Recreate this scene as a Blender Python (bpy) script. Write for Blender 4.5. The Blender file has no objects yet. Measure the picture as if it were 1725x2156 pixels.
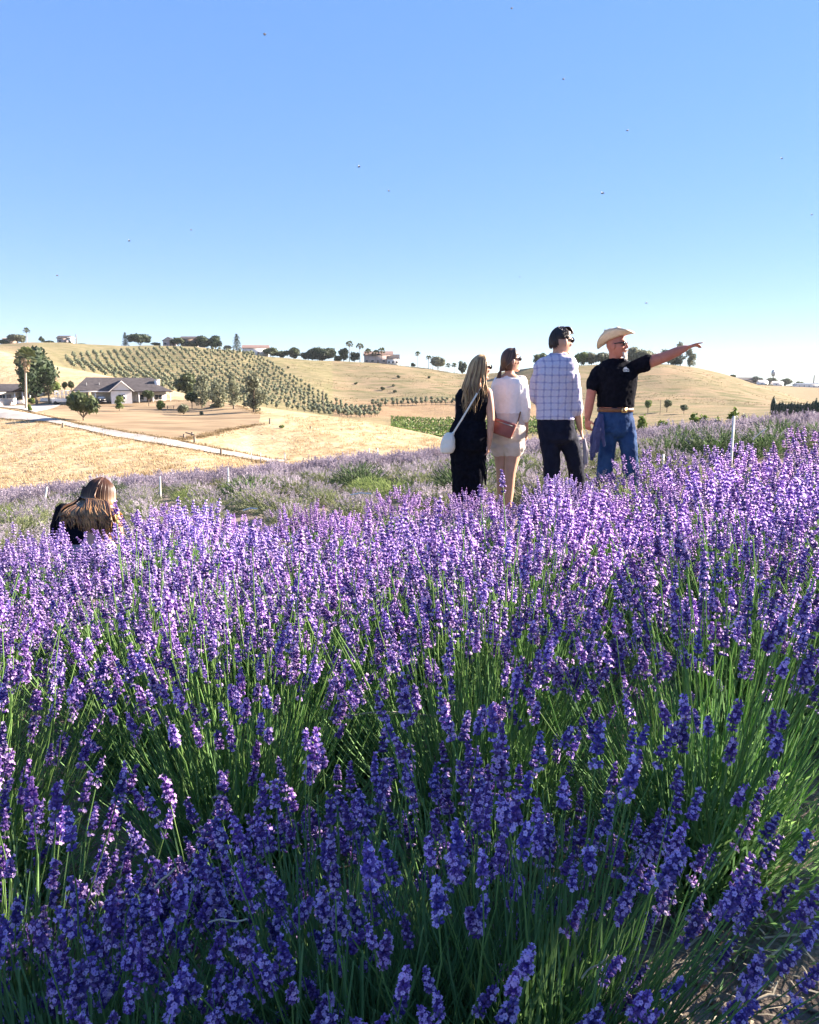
import bpy, math, random
import numpy as np
from mathutils import Vector, Matrix, Euler

# ------------------------------------------------------------------ camera, sky, sun
S = bpy.context.scene
COL = S.collection
F = 1661.0                       # focal length in picture units (picture is 1725 x 2156)
CU, CV = 862.5, 1078.0
PITCH = math.atan((CV - 825.0) / F)
CP, SP = math.cos(PITCH), math.sin(PITCH)
CZ = 1.22
cam = bpy.data.cameras.new('camera')
cam.sensor_width = 36.0
cam.lens = 36.0 * F / 2156.0
cam.clip_start = 0.05
cam.clip_end = 9000
camo = bpy.data.objects.new('camera', cam)
COL.objects.link(camo)
camo.location = (0, 0, CZ)
camo.rotation_euler = (math.pi / 2 - PITCH, 0, 0)
S.camera = camo

SUN_AZ, SUN_EL = math.radians(71), math.radians(25)     # azimuth to the right of the view
SUN = Vector((math.sin(SUN_AZ) * math.cos(SUN_EL), math.cos(SUN_AZ) * math.cos(SUN_EL), math.sin(SUN_EL)))
world = bpy.data.worlds.new('World')
S.world = world
world.use_nodes = True
wn = world.node_tree
sky = wn.nodes.new('ShaderNodeTexSky')
sky.sky_type = 'NISHITA'
sky.sun_disc = False
sky.sun_elevation = SUN_EL
sky.sun_rotation = SUN_AZ
sky.air_density = 0.7
sky.dust_density = 0.0
sky.ozone_density = 3.0
sg_ = wn.nodes.new('ShaderNodeGamma')           # the camera's soft tone curve for the whole sky
sg_.inputs['Gamma'].default_value = 0.33
sh_ = wn.nodes.new('ShaderNodeHueSaturation')
sh_.inputs['Saturation'].default_value = 2.2
sh_.inputs['Hue'].default_value = 0.52
wn.links.new(sky.outputs['Color'], sg_.inputs['Color'])
wn.links.new(sg_.outputs['Color'], sh_.inputs['Color'])
wn.links.new(sh_.outputs['Color'], wn.nodes['Background'].inputs['Color'])
wn.nodes['Background'].inputs['Strength'].default_value = 0.132
sl = bpy.data.lights.new('sun', 'SUN')
sl.energy = 5.0
sl.angle = math.radians(0.5)
sl.color = (1.0, 0.86, 0.72)
so = bpy.data.objects.new('sun', sl)
COL.objects.link(so)
so.rotation_euler = SUN.to_track_quat('Z', 'Y').to_euler()
so.location = (60, 20, 60)
S.view_settings.view_transform = 'Standard'
S.view_settings.look = 'None'
S.view_settings.exposure = 2.42
S.view_settings.gamma = 1.0
S.view_settings.use_curve_mapping = False
S.render.engine = 'CYCLES'
S.cycles.max_bounces = 7
S.cycles.diffuse_bounces = 4
S.cycles.transmission_bounces = 4
S.cycles.transparent_max_bounces = 6
S.cycles.caustics_reflective = False
S.cycles.caustics_refractive = False

R = np.random.default_rng(11)
random.seed(5)


def P(u, v, Y):
    """the point of the picture position (u, v) at depth Y, in metres"""
    a, b = (u - CU) / F, (CV - v) / F
    t = Y / (CP + b * SP)
    return np.array((a * t, Y, CZ + t * (b * CP - SP)))


# ------------------------------------------------------------------ materials
def nd(nt, kind, **kw):
    n = nt.nodes.new(kind)
    for k, v in kw.items():
        setattr(n, k, v)
    return n


def mat(name, c1, c2=None, scale=4.0, rough=0.8, bump=0.0, bscale=None, trans=0.0, tcol=None, rnd=0.0, spec=0.3,
        stretch=(1, 1, 1), detail=4.0, lo=0.35, hi=0.65, metal=0.0, coord='Object', sss=0.0, hue=0.0):
    m = bpy.data.materials.new(name)
    m.use_nodes = True
    nt = m.node_tree
    b = nt.nodes['Principled BSDF']
    b.inputs['Roughness'].default_value = rough
    b.inputs['Specular IOR Level'].default_value = spec
    b.inputs['Metallic'].default_value = metal
    col = None
    if c2 is not None or bump:
        tc = nd(nt, 'ShaderNodeTexCoord')
        mp = nd(nt, 'ShaderNodeMapping')
        mp.inputs['Scale'].default_value = stretch
        nt.links.new(tc.outputs[coord], mp.inputs['Vector'])
    if c2 is not None:
        nz = nd(nt, 'ShaderNodeTexNoise')
        nz.inputs['Scale'].default_value = scale
        nz.inputs['Detail'].default_value = detail
        nt.links.new(mp.outputs[0], nz.inputs['Vector'])
        cr = nd(nt, 'ShaderNodeValToRGB')
        cr.color_ramp.elements[0].position = lo
        cr.color_ramp.elements[1].position = hi
        cr.color_ramp.elements[0].color = (*c1, 1)
        cr.color_ramp.elements[1].color = (*c2, 1)
        nt.links.new(nz.outputs['Fac'], cr.inputs['Fac'])
        col = cr.outputs['Color']
    if rnd or hue:
        oi = nd(nt, 'ShaderNodeObjectInfo')
        hs = nd(nt, 'ShaderNodeHueSaturation')
        mr = nd(nt, 'ShaderNodeMapRange')
        mr.inputs['To Min'].default_value = 1 - rnd
        mr.inputs['To Max'].default_value = 1 + rnd
        nt.links.new(oi.outputs['Random'], mr.inputs['Value'])
        nt.links.new(mr.outputs[0], hs.inputs['Value'])
        if hue:
            ml = nd(nt, 'ShaderNodeMath', operation='MULTIPLY')
            ml.inputs[1].default_value = 7.31
            fr = nd(nt, 'ShaderNodeMath', operation='FRACT')
            m2 = nd(nt, 'ShaderNodeMapRange')
            m2.inputs['To Min'].default_value = 0.5 - hue
            m2.inputs['To Max'].default_value = 0.5 + hue
            nt.links.new(oi.outputs['Random'], ml.inputs[0])
            nt.links.new(ml.outputs[0], fr.inputs[0])
            nt.links.new(fr.outputs[0], m2.inputs['Value'])
            nt.links.new(m2.outputs[0], hs.inputs['Hue'])
        if col is not None:
            nt.links.new(col, hs.inputs['Color'])
        else:
            hs.inputs['Color'].default_value = (*c1, 1)
        col = hs.outputs['Color']
    if col is not None:
        nt.links.new(col, b.inputs['Base Color'])
    else:
        b.inputs['Base Color'].default_value = (*c1, 1)
    if bump:
        n2 = nd(nt, 'ShaderNodeTexNoise')
        n2.inputs['Scale'].default_value = bscale or scale * 4
        n2.inputs['Detail'].default_value = 5
        nt.links.new(mp.outputs[0], n2.inputs['Vector'])
        bp = nd(nt, 'ShaderNodeBump')
        bp.inputs['Strength'].default_value = bump
        bp.inputs['Distance'].default_value = 0.02 if coord == 'Object' else 0.1
        nt.links.new(n2.outputs['Fac'], bp.inputs['Height'])
        nt.links.new(bp.outputs[0], b.inputs['Normal'])
    if sss:
        b.inputs['Subsurface Weight'].default_value = sss
        b.inputs['Subsurface Radius'].default_value = (0.012, 0.005, 0.003)
    if trans:
        tr = nd(nt, 'ShaderNodeBsdfTranslucent')
        if tcol is not None:
            tr.inputs['Color'].default_value = (*tcol, 1)
        elif col is not None:
            nt.links.new(col, tr.inputs['Color'])
        else:
            tr.inputs['Color'].default_value = (*c1, 1)
        mx = nd(nt, 'ShaderNodeMixShader')
        mx.inputs[0].default_value = trans
        nt.links.new(b.outputs[0], mx.inputs[1])
        nt.links.new(tr.outputs[0], mx.inputs[2])
        nt.links.new(mx.outputs[0], nt.nodes['Material Output'].inputs['Surface'])
    return m


# ------------------------------------------------------------------ mesh helpers
class G:
    """collects vertices and faces (triangle and quad arrays) with a material slot each"""

    def __init__(s):
        s.V, s.T, s.Q, s.tm, s.qm, s.n = [], [], [], [], [], 0

    def add(s, V, Fa, m=0):
        V = np.asarray(V, float).reshape(-1, 3)
        Fa = np.asarray(Fa, int)
        if len(Fa):
            (s.T if Fa.shape[1] == 3 else s.Q).append(Fa + s.n)
            (s.tm if Fa.shape[1] == 3 else s.qm).append(np.full(len(Fa), m, int))
        s.V.append(V)
        s.n += len(V)
        return s

    def arrays(s):
        V = np.concatenate(s.V) if s.V else np.zeros((0, 3))
        T = np.concatenate(s.T) if s.T else np.zeros((0, 3), int)
        Q = np.concatenate(s.Q) if s.Q else np.zeros((0, 4), int)
        tm = np.concatenate(s.tm) if s.tm else np.zeros(0, int)
        qm = np.concatenate(s.qm) if s.qm else np.zeros(0, int)
        return V, T, Q, tm, qm

    def merge(s, o, M=None, off=None):
        """add another collection, its vertices moved by the 3x3 M and the offset"""
        V, T, Q, tm, qm = o if isinstance(o, tuple) else o.arrays()
        if M is not None:
            V = V @ np.asarray(M).T
        if off is not None:
            V = V + off
        if len(T):
            s.T.append(T + s.n); s.tm.append(tm)
        if len(Q):
            s.Q.append(Q + s.n); s.qm.append(qm)
        s.V.append(V)
        s.n += len(V)

    def mesh(s, name, mats, smooth=False):
        V, T, Q, tm, qm = s.arrays()
        me = bpy.data.meshes.new(name)
        me.vertices.add(len(V))
        me.vertices.foreach_set('co', V.astype(np.float32).ravel())
        nl = len(T) * 3 + len(Q) * 4
        me.loops.add(nl)
        me.loops.foreach_set('vertex_index', np.concatenate((T.ravel(), Q.ravel())).astype(np.int32))
        me.polygons.add(len(T) + len(Q))
        st = np.concatenate((np.arange(len(T)) * 3, len(T) * 3 + np.arange(len(Q)) * 4))
        me.polygons.foreach_set('loop_start', st.astype(np.int32))
        me.polygons.foreach_set('material_index', np.concatenate((tm, qm)).astype(np.int32))
        if smooth:
            me.polygons.foreach_set('use_smooth', np.ones(len(T) + len(Q), bool))
        for m in (mats if isinstance(mats, (list, tuple)) else [mats]):
            me.materials.append(m)
        me.update(calc_edges=True)
        me.validate()
        return me

    def build(s, name, mats, parent=None, loc=None, smooth=False):
        return link(name, s.mesh(name, mats, smooth), parent, loc)


def link(name, data, parent=None, loc=None):
    o = bpy.data.objects.new(name, data)
    COL.objects.link(o)
    if parent is not None:
        o.parent = parent
    if loc is not None:
        o.location = loc
    return o


def tag(o, label=None, cat=None, group=None, kind=None):
    if label: o['label'] = label
    if cat: o['category'] = cat
    if group: o['group'] = group
    if kind: o['kind'] = kind
    return o


def thing(name, label, cat, loc=(0, 0, 0), rz=0.0, group=None):
    o = link(name, None, None, tuple(loc))
    o.rotation_euler = (0, 0, rz)
    o.empty_display_size = 0.1
    return tag(o, label, cat, group)


def box(c, s, rz=0.0):
    c = np.asarray(c, float); s = np.asarray(s, float) / 2
    v = np.array([[x, y, z] for z in (-1, 1) for y in (-1, 1) for x in (-1, 1)], float) * s
    if rz:
        k, q = math.cos(rz), math.sin(rz)
        v = v @ np.array([[k, -q, 0], [q, k, 0], [0, 0, 1]]).T
    return v + c, np.array([[0, 2, 3, 1], [4, 5, 7, 6], [0, 1, 5, 4], [2, 6, 7, 3], [0, 4, 6, 2], [1, 3, 7, 5]])


def unit(v):
    v = np.asarray(v, float)
    return v / (np.linalg.norm(v) + 1e-12)


def tube(path, rad, n=8, caps=True, flat=1.0, side=None):
    """tube along a path; rad a number or one per point; flat squeezes it along the second axis; round ends when caps"""
    p = np.asarray(path, float)
    k = len(p)
    r = np.full(k, rad, float) if np.isscalar(rad) else np.asarray(rad, float)
    t = np.gradient(p, axis=0)
    t /= np.linalg.norm(t, axis=1)[:, None] + 1e-12
    ref = unit(side) if side is not None else (np.array((0, 0, 1.0)) if abs(t[0][2]) < 0.9 else np.array((1.0, 0, 0)))
    a = unit(ref - t[0] * (ref @ t[0]))
    if caps:
        e0 = [(p[0] - t[0] * r[0] * s, r[0] * c) for s, c in ((0.95, 0.25), (0.7, 0.7))]
        e1 = [(p[-1] + t[-1] * r[-1] * s, r[-1] * c) for s, c in ((0.7, 0.7), (0.95, 0.25))]
        p = np.vstack([e0[0][0], e0[1][0], p, e1[0][0], e1[1][0]])
        r = np.concatenate(([e0[0][1], e0[1][1]], r, [e1[0][1], e1[1][1]]))
        t = np.vstack([t[0], t[0], t, t[-1], t[-1]])
        k += 4
    ang = np.arange(n) * 2 * math.pi / n
    V = np.zeros((k, n, 3))
    for i in range(k):
        a = unit(a - t[i] * (a @ t[i]))
        b = np.cross(t[i], a)
        V[i] = p[i] + r[i] * (np.cos(ang)[:, None] * a + flat * np.sin(ang)[:, None] * b)
    Fa = [[i * n + j, i * n + (j + 1) % n, (i + 1) * n + (j + 1) % n, (i + 1) * n + j] for i in range(k - 1) for j in range(n)]
    V = V.reshape(-1, 3)
    return V, np.array(Fa)


def closed_tube(g, path, rad, n=10, flat=1.0, side=None, m=0):
    V, Fa = tube(path, rad, n, True, flat, side)
    k = len(V)
    g.add(np.vstack([V, V[:n].mean(0), V[-n:].mean(0)]), Fa, m)
    base = g.n - k - 2
    tr = [[k, (j + 1) % n, j] for j in range(n)] + [[k + 1, k - n + j, k - n + (j + 1) % n] for j in range(n)]
    g.T.append(np.array(tr) + base); g.tm.append(np.full(2 * n, m, int))


def loft(g, rings, m=0):
    """closed skin over rings of equal length (k arrays of n points)"""
    k, n = len(rings), len(rings[0])
    V = np.vstack([np.asarray(r) for r in rings] + [np.mean(rings[0], 0)[None], np.mean(rings[-1], 0)[None]])
    Fa = [[i * n + j, i * n + (j + 1) % n, (i + 1) * n + (j + 1) % n, (i + 1) * n + j] for i in range(k - 1) for j in range(n)]
    base = g.n
    g.add(V, np.array(Fa), m)
    tr = [[k * n, (j + 1) % n, j] for j in range(n)] + [[k * n + 1, (k - 1) * n + j, (k - 1) * n + (j + 1) % n] for j in range(n)]
    g.T.append(np.array(tr) + base); g.tm.append(np.full(2 * n, m, int))


def ball(c, r, nu=12, nv=8, M=None):
    th = np.linspace(0.001, math.pi - 0.001, nv + 1)
    ph = np.arange(nu) * 2 * math.pi / nu
    V = np.array([[math.sin(t) * math.cos(p), math.sin(t) * math.sin(p), math.cos(t)] for t in th for p in ph])
    V = V * np.asarray(r, float)
    if M is not None:
        V = V @ np.asarray(M).T
    Fa = [[i * nu + j, (i + 1) * nu + j, (i + 1) * nu + (j + 1) % nu, i * nu + (j + 1) % nu] for i in range(nv) for j in range(nu)]
    return V + np.asarray(c, float), np.array(Fa)


def cards(C, size, rng, aspect=0.55, up=0.0, normal=None, spread=0.8):
    """leaf-like faces: a folded quad at each centre C; normal biases the way they face"""
    n = len(C)
    d = rng.normal(size=(n, 3))
    if normal is not None:
        d = normal + spread * d
    d /= np.linalg.norm(d, axis=1)[:, None] + 1e-9
    t = rng.normal(size=(n, 3)); t[:, 2] += up
    t -= d * (t * d).sum(1)[:, None]
    t /= np.linalg.norm(t, axis=1)[:, None] + 1e-9
    b = np.cross(d, t)
    s = (size * rng.uniform(0.6, 1.3, n))[:, None]
    V = np.stack([C - t * s, C + b * s * aspect - d * s * 0.15, C + t * s, C - b * s * aspect - d * s * 0.15], 1).reshape(-1, 3)
    return V, np.arange(4 * n).reshape(n, 4)


# ------------------------------------------------------------------ the lie of the land
def field(x, y):
    x = np.asarray(x, float); y = np.asarray(y, float)
    return 0.096 * 45 * np.tanh(x / 45) - 0.015 * y - 0.0028 * np.maximum(0, y - 8) ** 2


def vz(v, Y):
    b = (CV - np.asarray(v, float)) / F
    return CZ + Y * (b * CP - SP) / (CP + b * SP)


def uq(u):
    return (np.asarray(u, float) - CU) / F / 1.009


QG = np.concatenate((np.linspace(-2.6, -0.72, 40)[:-1], np.linspace(-0.72, 0.72, 420), np.linspace(0.72, 2.6, 40)[1:]))
UG = QG * 1.009 * F + CU
LINES = [  # (u, v, Y) along each line of the land, near to far
    [(-600, 1130, 52), (0, 1085, 52), (300, 1052, 52), (580, 1002, 52), (862, 975, 52), (968, 958, 52), (1095, 948, 52), (1212, 938, 52), (1400, 918, 52), (1550, 902, 52), (1725, 886, 52), (2300, 850, 52)],
    [(-600, 830, 220), (-300, 855, 170), (0, 882, 135), (108, 891, 125), (236, 919, 108), (371, 941, 95), (506, 965, 84), (580, 973, 80), (862, 962, 80), (968, 950, 80), (1095, 938, 80), (1212, 926, 80), (1400, 908, 80), (1725, 880, 80), (2300, 850, 80)],
    [(-600, 800, 240), (-300, 832, 182), (0, 863, 146), (84, 874, 137), (169, 894, 123), (270, 912, 110), (371, 928, 101), (472, 948, 92), (582, 967, 86), (862, 952, 88), (968, 946, 88), (1212, 924, 88), (1400, 906, 88), (1725, 878, 88), (2300, 850, 88)],
    [(-600, 780, 260), (-300, 830, 200), (0, 856, 180), (120, 857, 180), (250, 858, 180), (370, 858, 178), (480, 872, 150), (552, 890, 128), (640, 902, 118), (722, 915, 110), (862, 938, 104), (968, 942, 98), (1212, 922, 98), (1400, 904, 98), (1725, 876, 98), (2300, 850, 98)],
    [(-600, 660, 300), (-300, 700, 290), (0, 737, 280), (34, 745, 276), (111, 767, 268), (256, 799, 250), (330, 813, 240), (400, 829, 225), (480, 848, 195), (552, 857, 180), (640, 868, 165), (722, 880, 150), (823, 900, 135), (927, 924, 120), (1000, 937, 112), (1212, 918, 112), (1400, 901, 112), (1725, 874, 112), (2300, 850, 112)],
    [(-600, 690, 330), (0, 750, 310), (111, 779, 300), (256, 809, 285), (400, 839, 262), (552, 868, 240), (722, 890, 205), (823, 908, 195), (927, 929, 190), (1000, 926, 190), (1135, 922, 190), (1212, 915, 190), (1400, 897, 190), (1550, 888, 190), (1725, 882, 190), (2300, 865, 190)],
    [(-600, 700, 350), (0, 741, 330), (111, 766, 320), (256, 798, 310), (400, 827, 300), (552, 853, 290), (660, 870, 285), (722, 876, 285), (862, 885, 285), (968, 883, 285), (1095, 882, 285), (1212, 884, 280), (1400, 879, 270), (1550, 874, 270), (1725, 868, 270), (2300, 855, 270)],
    [(-600, 705, 400), (0, 735, 370), (111, 758, 365), (256, 785, 360), (400, 806, 355), (552, 821, 350), (687, 838, 345), (728, 850, 340), (862, 846, 345), (968, 848, 345), (1095, 852, 340), (1212, 856, 330), (1400, 853, 325), (1550, 854, 325), (1725, 858, 325), (2300, 850, 325)],
    [(-600, 716, 500), (0, 726, 490), (75, 721, 490), (185, 726, 490), (280, 729, 490), (420, 731, 490), (506, 739, 490), (540, 749, 485), (637, 757, 485), (721, 762, 485), (839, 769, 485), (900, 776, 480), (968, 788, 470), (1040, 787, 450), (1095, 777, 430), (1140, 771, 420), (1212, 769, 420), (1300, 767, 420), (1396, 767, 420), (1453, 772, 420), (1507, 785, 420), (1551, 797, 420), (1626, 820, 420), (1683, 840, 420), (1725, 850, 420), (2300, 850, 420)],
    [(-600, 730, 620), (0, 740, 620), (540, 762, 620), (968, 805, 600), (1095, 800, 570), (1212, 795, 560), (1400, 790, 560), (1551, 818, 560), (1626, 838, 560), (1683, 846, 560), (1725, 848, 560), (2300, 845, 560)],
    [(-600, 790, 1100), (0, 800, 1100), (900, 815, 1100), (1400, 812, 1000), (1551, 808, 1000), (1626, 812, 1000), (1683, 815, 1000), (1725, 816, 1000), (2300, 816, 1000)],
    [(-600, 822, 4000), (0, 822, 4000), (1725, 822, 4000), (2300, 822, 4000)],
]


def smooth_u(a, w=9):
    k = np.hanning(w * 2 + 1); k /= k.sum()
    return np.convolve(np.pad(a, w, mode='edge'), k, 'valid')


YK = [np.full(len(QG), 25.9), np.full(len(QG), 30.0)]
ZK = [field(QG * 25.9, 25.9), field(QG * 30.0, 30.0) - 1.1]
for i, L in enumerate(LINES):
    L = np.array(L, float)
    w = 4 if i == 8 else 9
    vv = smooth_u(np.interp(UG, L[:, 0], L[:, 1]), w)
    YY = smooth_u(np.interp(UG, L[:, 0], L[:, 2]), w)
    YK.append(YY); ZK.append(vz(vv, YY))
YK, ZK = np.array(YK), np.array(ZK)
YG = np.unique(np.concatenate((np.linspace(25.9, 60, 40), np.geomspace(60, 620, 260), np.geomspace(620, 4000, 50))))
hh = np.diff(YK, axis=0); dd = np.diff(ZK, axis=0) / hh
MM = np.zeros_like(ZK); MM[0], MM[-1] = dd[0], dd[-1]
ok = dd[:-1] * dd[1:] > 0
MM[1:-1] = np.where(ok, 2 * dd[:-1] * dd[1:] / np.where(ok, dd[:-1] + dd[1:], 1), 0)
HG = np.zeros((len(YG), len(QG)))
for j in range(len(QG)):
    k = np.clip(np.searchsorted(YK[:, j], YG, 'right') - 1, 0, len(YK) - 2)
    h = hh[k, j]; s = np.clip((YG - YK[k, j]) / h, 0, 1)
    HG[:, j] = ((1 + 2 * s) * (1 - s) ** 2 * ZK[k, j] + s * (1 - s) ** 2 * h * MM[k, j]
                + s * s * (3 - 2 * s) * ZK[k + 1, j] + s * s * (s - 1) * h * MM[k + 1, j])
# gentle unevenness of the ground
XX = QG[None] * YG[:, None]
amp = np.clip((YG - 60) / 200, 0, 1)[:, None] * 0.22
HG += amp * (np.sin(XX * 0.11 + YG[:, None] * 0.05) + 0.7 * np.sin(XX * 0.047 - YG[:, None] * 0.09 + 1.7) + 0.5 * np.sin(XX * 0.23 + YG[:, None] * 0.17))


def H(x, y):
    x = np.atleast_1d(np.asarray(x, float)); y = np.atleast_1d(np.asarray(y, float))
    x, y = np.broadcast_arrays(x, y)
    yc = np.clip(y, YG[0], YG[-1])
    q = np.clip(x / yc, QG[0], QG[-1])
    i = np.clip(np.searchsorted(YG, yc, 'right') - 1, 0, len(YG) - 2)
    j = np.clip(np.searchsorted(QG, q, 'right') - 1, 0, len(QG) - 2)
    s = (yc - YG[i]) / (YG[i + 1] - YG[i]); t = (q - QG[j]) / (QG[j + 1] - QG[j])
    z = (1 - s) * ((1 - t) * HG[i, j] + t * HG[i, j + 1]) + s * ((1 - t) * HG[i + 1, j] + t * HG[i + 1, j + 1])
    return np.where(y < 25.9, field(x, y), z)


def hit(u, v, y0=40.0, y1=2500.0):
    """where the sight line through (u, v) meets the land beyond y0"""
    ys = np.geomspace(y0, y1, 1500)
    pts = np.array([P(u, v, y) for y in (y0, y1)])
    d = (pts[1] - pts[0]) / (y1 - y0)
    xs = pts[0][0] + d[0] * (ys - y0); zs = pts[0][2] + d[2] * (ys - y0)
    below = zs <= H(xs, ys)
    k = int(np.argmax(below)) if below.any() else None
    if k is None:
        dz = zs - H(xs, ys)
        k = int(np.argmin(np.where(ys < 700, dz, 1e9)))
    return np.array((xs[k], ys[k], float(H(xs[k], ys[k])[0])))


def at(u, Y):
    x = (u - CU) / F / 1.009 * Y
    return np.array((x, Y, float(H(x, Y)[0])))


# ------------------------------------------------------------------ ground materials
def land_mat():
    m = bpy.data.materials.new('dry_hill_grass')
    m.use_nodes = True
    nt = m.node_tree
    b = nt.nodes['Principled BSDF']
    b.inputs['Roughness'].default_value = 0.95
    b.inputs['Specular IOR Level'].default_value = 0.05
    tc = nd(nt, 'ShaderNodeTexCoord')

    def noise(sc, det, stretch=(1, 1, 1), dist=0.0):
        mp = nd(nt, 'ShaderNodeMapping'); mp.inputs['Scale'].default_value = stretch
        n = nd(nt, 'ShaderNodeTexNoise')
        n.inputs['Scale'].default_value = sc; n.inputs['Detail'].default_value = det; n.inputs['Distortion'].default_value = dist
        nt.links.new(tc.outputs['Object'], mp.inputs[0]); nt.links.new(mp.outputs[0], n.inputs['Vector'])
        return n.outputs['Fac']

    def ramp(f, p0, p1, c0=(0, 0, 0), c1=(1, 1, 1)):
        r = nd(nt, 'ShaderNodeValToRGB')
        r.color_ramp.elements[0].position = p0; r.color_ramp.elements[1].position = p1
        r.color_ramp.elements[0].color = (*c0, 1); r.color_ramp.elements[1].color = (*c1, 1)
        nt.links.new(f, r.inputs[0])
        return r.outputs[0]

    def mix(f, a, c, blend='MIX'):
        x = nd(nt, 'ShaderNodeMix', data_type='RGBA', blend_type=blend)
        if isinstance(f, float): x.inputs['Factor'].default_value = f
        else: nt.links.new(f, x.inputs['Factor'])
        for s, k in ((a, 'A'), (c, 'B')):
            i = [q for q in x.inputs if q.name == k and q.type == 'RGBA'][0]
            if isinstance(s, tuple): i.default_value = (*s, 1)
            else: nt.links.new(s, i)
        return [q for q in x.outputs if q.type == 'RGBA'][0]

    at_ = nd(nt, 'ShaderNodeAttribute', attribute_name='cover')
    sep = nd(nt, 'ShaderNodeSeparateColor')
    nt.links.new(at_.outputs['Color'], sep.inputs[0])
    gold = mix(ramp(noise(0.35, 8, (1, 0.5, 1), 1.0), 0.38, 0.62), (0.36, 0.265, 0.15), (0.46, 0.36, 0.225))
    gold = mix(ramp(noise(0.9, 6, (0.55, 1.2, 1), 1.2), 0.60, 0.70), gold, (0.29, 0.20, 0.095))
    hill = mix(ramp(noise(0.035, 7, (1, 1.4, 1), 1.5), 0.36, 0.62), (0.265, 0.20, 0.125), (0.195, 0.165, 0.094))
    hill = mix(ramp(noise(0.16, 7, (0.5, 1.6, 2), 0.8), 0.50, 0.62), hill, (0.135, 0.13, 0.065))
    hill = mix(ramp(noise(0.11, 6, (0.35, 2, 2), 1.0), 0.58, 0.7), hill, (0.30, 0.205, 0.125))
    earth = mix(ramp(noise(0.3, 6), 0.35, 0.65), (0.27, 0.165, 0.10), (0.36, 0.24, 0.14))
    c = mix(sep.outputs[0], hill, gold)
    c = mix(sep.outputs[1], c, earth)
    green = mix(ramp(noise(0.2, 6), 0.4, 0.6), (0.175, 0.165, 0.08), (0.26, 0.22, 0.12))
    c = mix(sep.outputs[2], c, green)
    nt.links.new(c, b.inputs['Base Color'])
    bp = nd(nt, 'ShaderNodeBump'); bp.inputs['Strength'].default_value = 0.7; bp.inputs['Distance'].default_value = 0.5
    nt.links.new(noise(1.6, 8, (0.6, 1, 1), 0.6), bp.inputs['Height'])
    nt.links.new(bp.outputs[0], b.inputs['Normal'])
    return m


m_land = land_mat()
g = G()
ny, nq = HG.shape
V = np.stack([XX, np.repeat(YG[:, None], nq, 1), HG - np.where(YG[:, None] < 27, 0.04, 0)], -1).reshape(-1, 3)
ii, jj = np.meshgrid(np.arange(ny - 1), np.arange(nq - 1), indexing='ij')
base = (ii * nq + jj).ravel()
g.add(V, np.stack([base, base + 1, base + nq + 1, base + nq], 1))
hills = tag(g.build('hills', m_land, smooth=True), kind='structure')
# which cover grows where: R golden straw in the near valley, G bare earth, B greener scrub
crest = YK[6]
Ym = np.repeat(YG[:, None], nq, 1)
gold = 1 / (1 + np.exp((Ym - crest[None] - 6) / 4.0))
vtr, rd7, rd8 = YK[7], YK[8], YK[9]
earthw = ((Ym > rd7[None]) & (Ym < rd8[None] + 4)) * 0.55 * (UG[None] > 700) * (UG[None] < 1150)
vin = (Ym > vtr[None] - 4) & (Ym < rd7[None]) & (UG[None] > 760) & (UG[None] < 1240)
earthw = np.maximum(earthw, vin * 0.35)
far = 1 / (1 + np.exp(-(Ym - 700) / 60)) * 0.8
grove = ((UG[None] < 700) & (Ym > rd7[None] - 20) & (Ym < 470) & (UG[None] > 90)) * 0.75
green = np.clip(vin * 0.5 + far * 0.3 + grove, 0, 1)
colr = np.stack([gold, np.clip(earthw + far * 0.6, 0, 1), green, np.ones_like(gold)], -1).reshape(-1, 4).astype(np.float32)
ca = hills.data.attributes.new('cover', 'FLOAT_COLOR', 'POINT')
ca.data.foreach_set('color', colr.ravel())

# the ground of the lavender field
m_soil = mat('field_soil', (0.13, 0.105, 0.09), (0.29, 0.24, 0.195), scale=7, rough=0.95, bump=0.9, bscale=45, spec=0.1, lo=0.3, hi=0.7, detail=8)
xs = np.concatenate((np.linspace(-70, -6, 40)[:-1], np.linspace(-6, 6, 120), np.linspace(6, 70, 40)[1:]))
ys = np.concatenate((np.linspace(-45, 0, 24)[:-1], np.linspace(0, 6, 60), np.linspace(6, 27, 40)[1:]))
gx, gy = np.meshgrid(xs, ys)
gz = field(gx, gy) + 0.012 * np.sin(gx * 9 + 1.3 * gy) * np.sin(gy * 7.7 - gx) + 0.008 * np.sin(gx * 23) * np.sin(gy * 19 + gx * 3)
g = G()
n1 = len(xs)
ii, jj = np.meshgrid(np.arange(len(ys) - 1), np.arange(n1 - 1), indexing='ij')
base = (ii * n1 + jj).ravel()
g.add(np.stack([gx, gy, gz], -1).reshape(-1, 3), np.stack([base, base + 1, base + n1 + 1, base + n1], 1))
tag(g.build('ground', m_soil, smooth=True), kind='structure')


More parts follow.
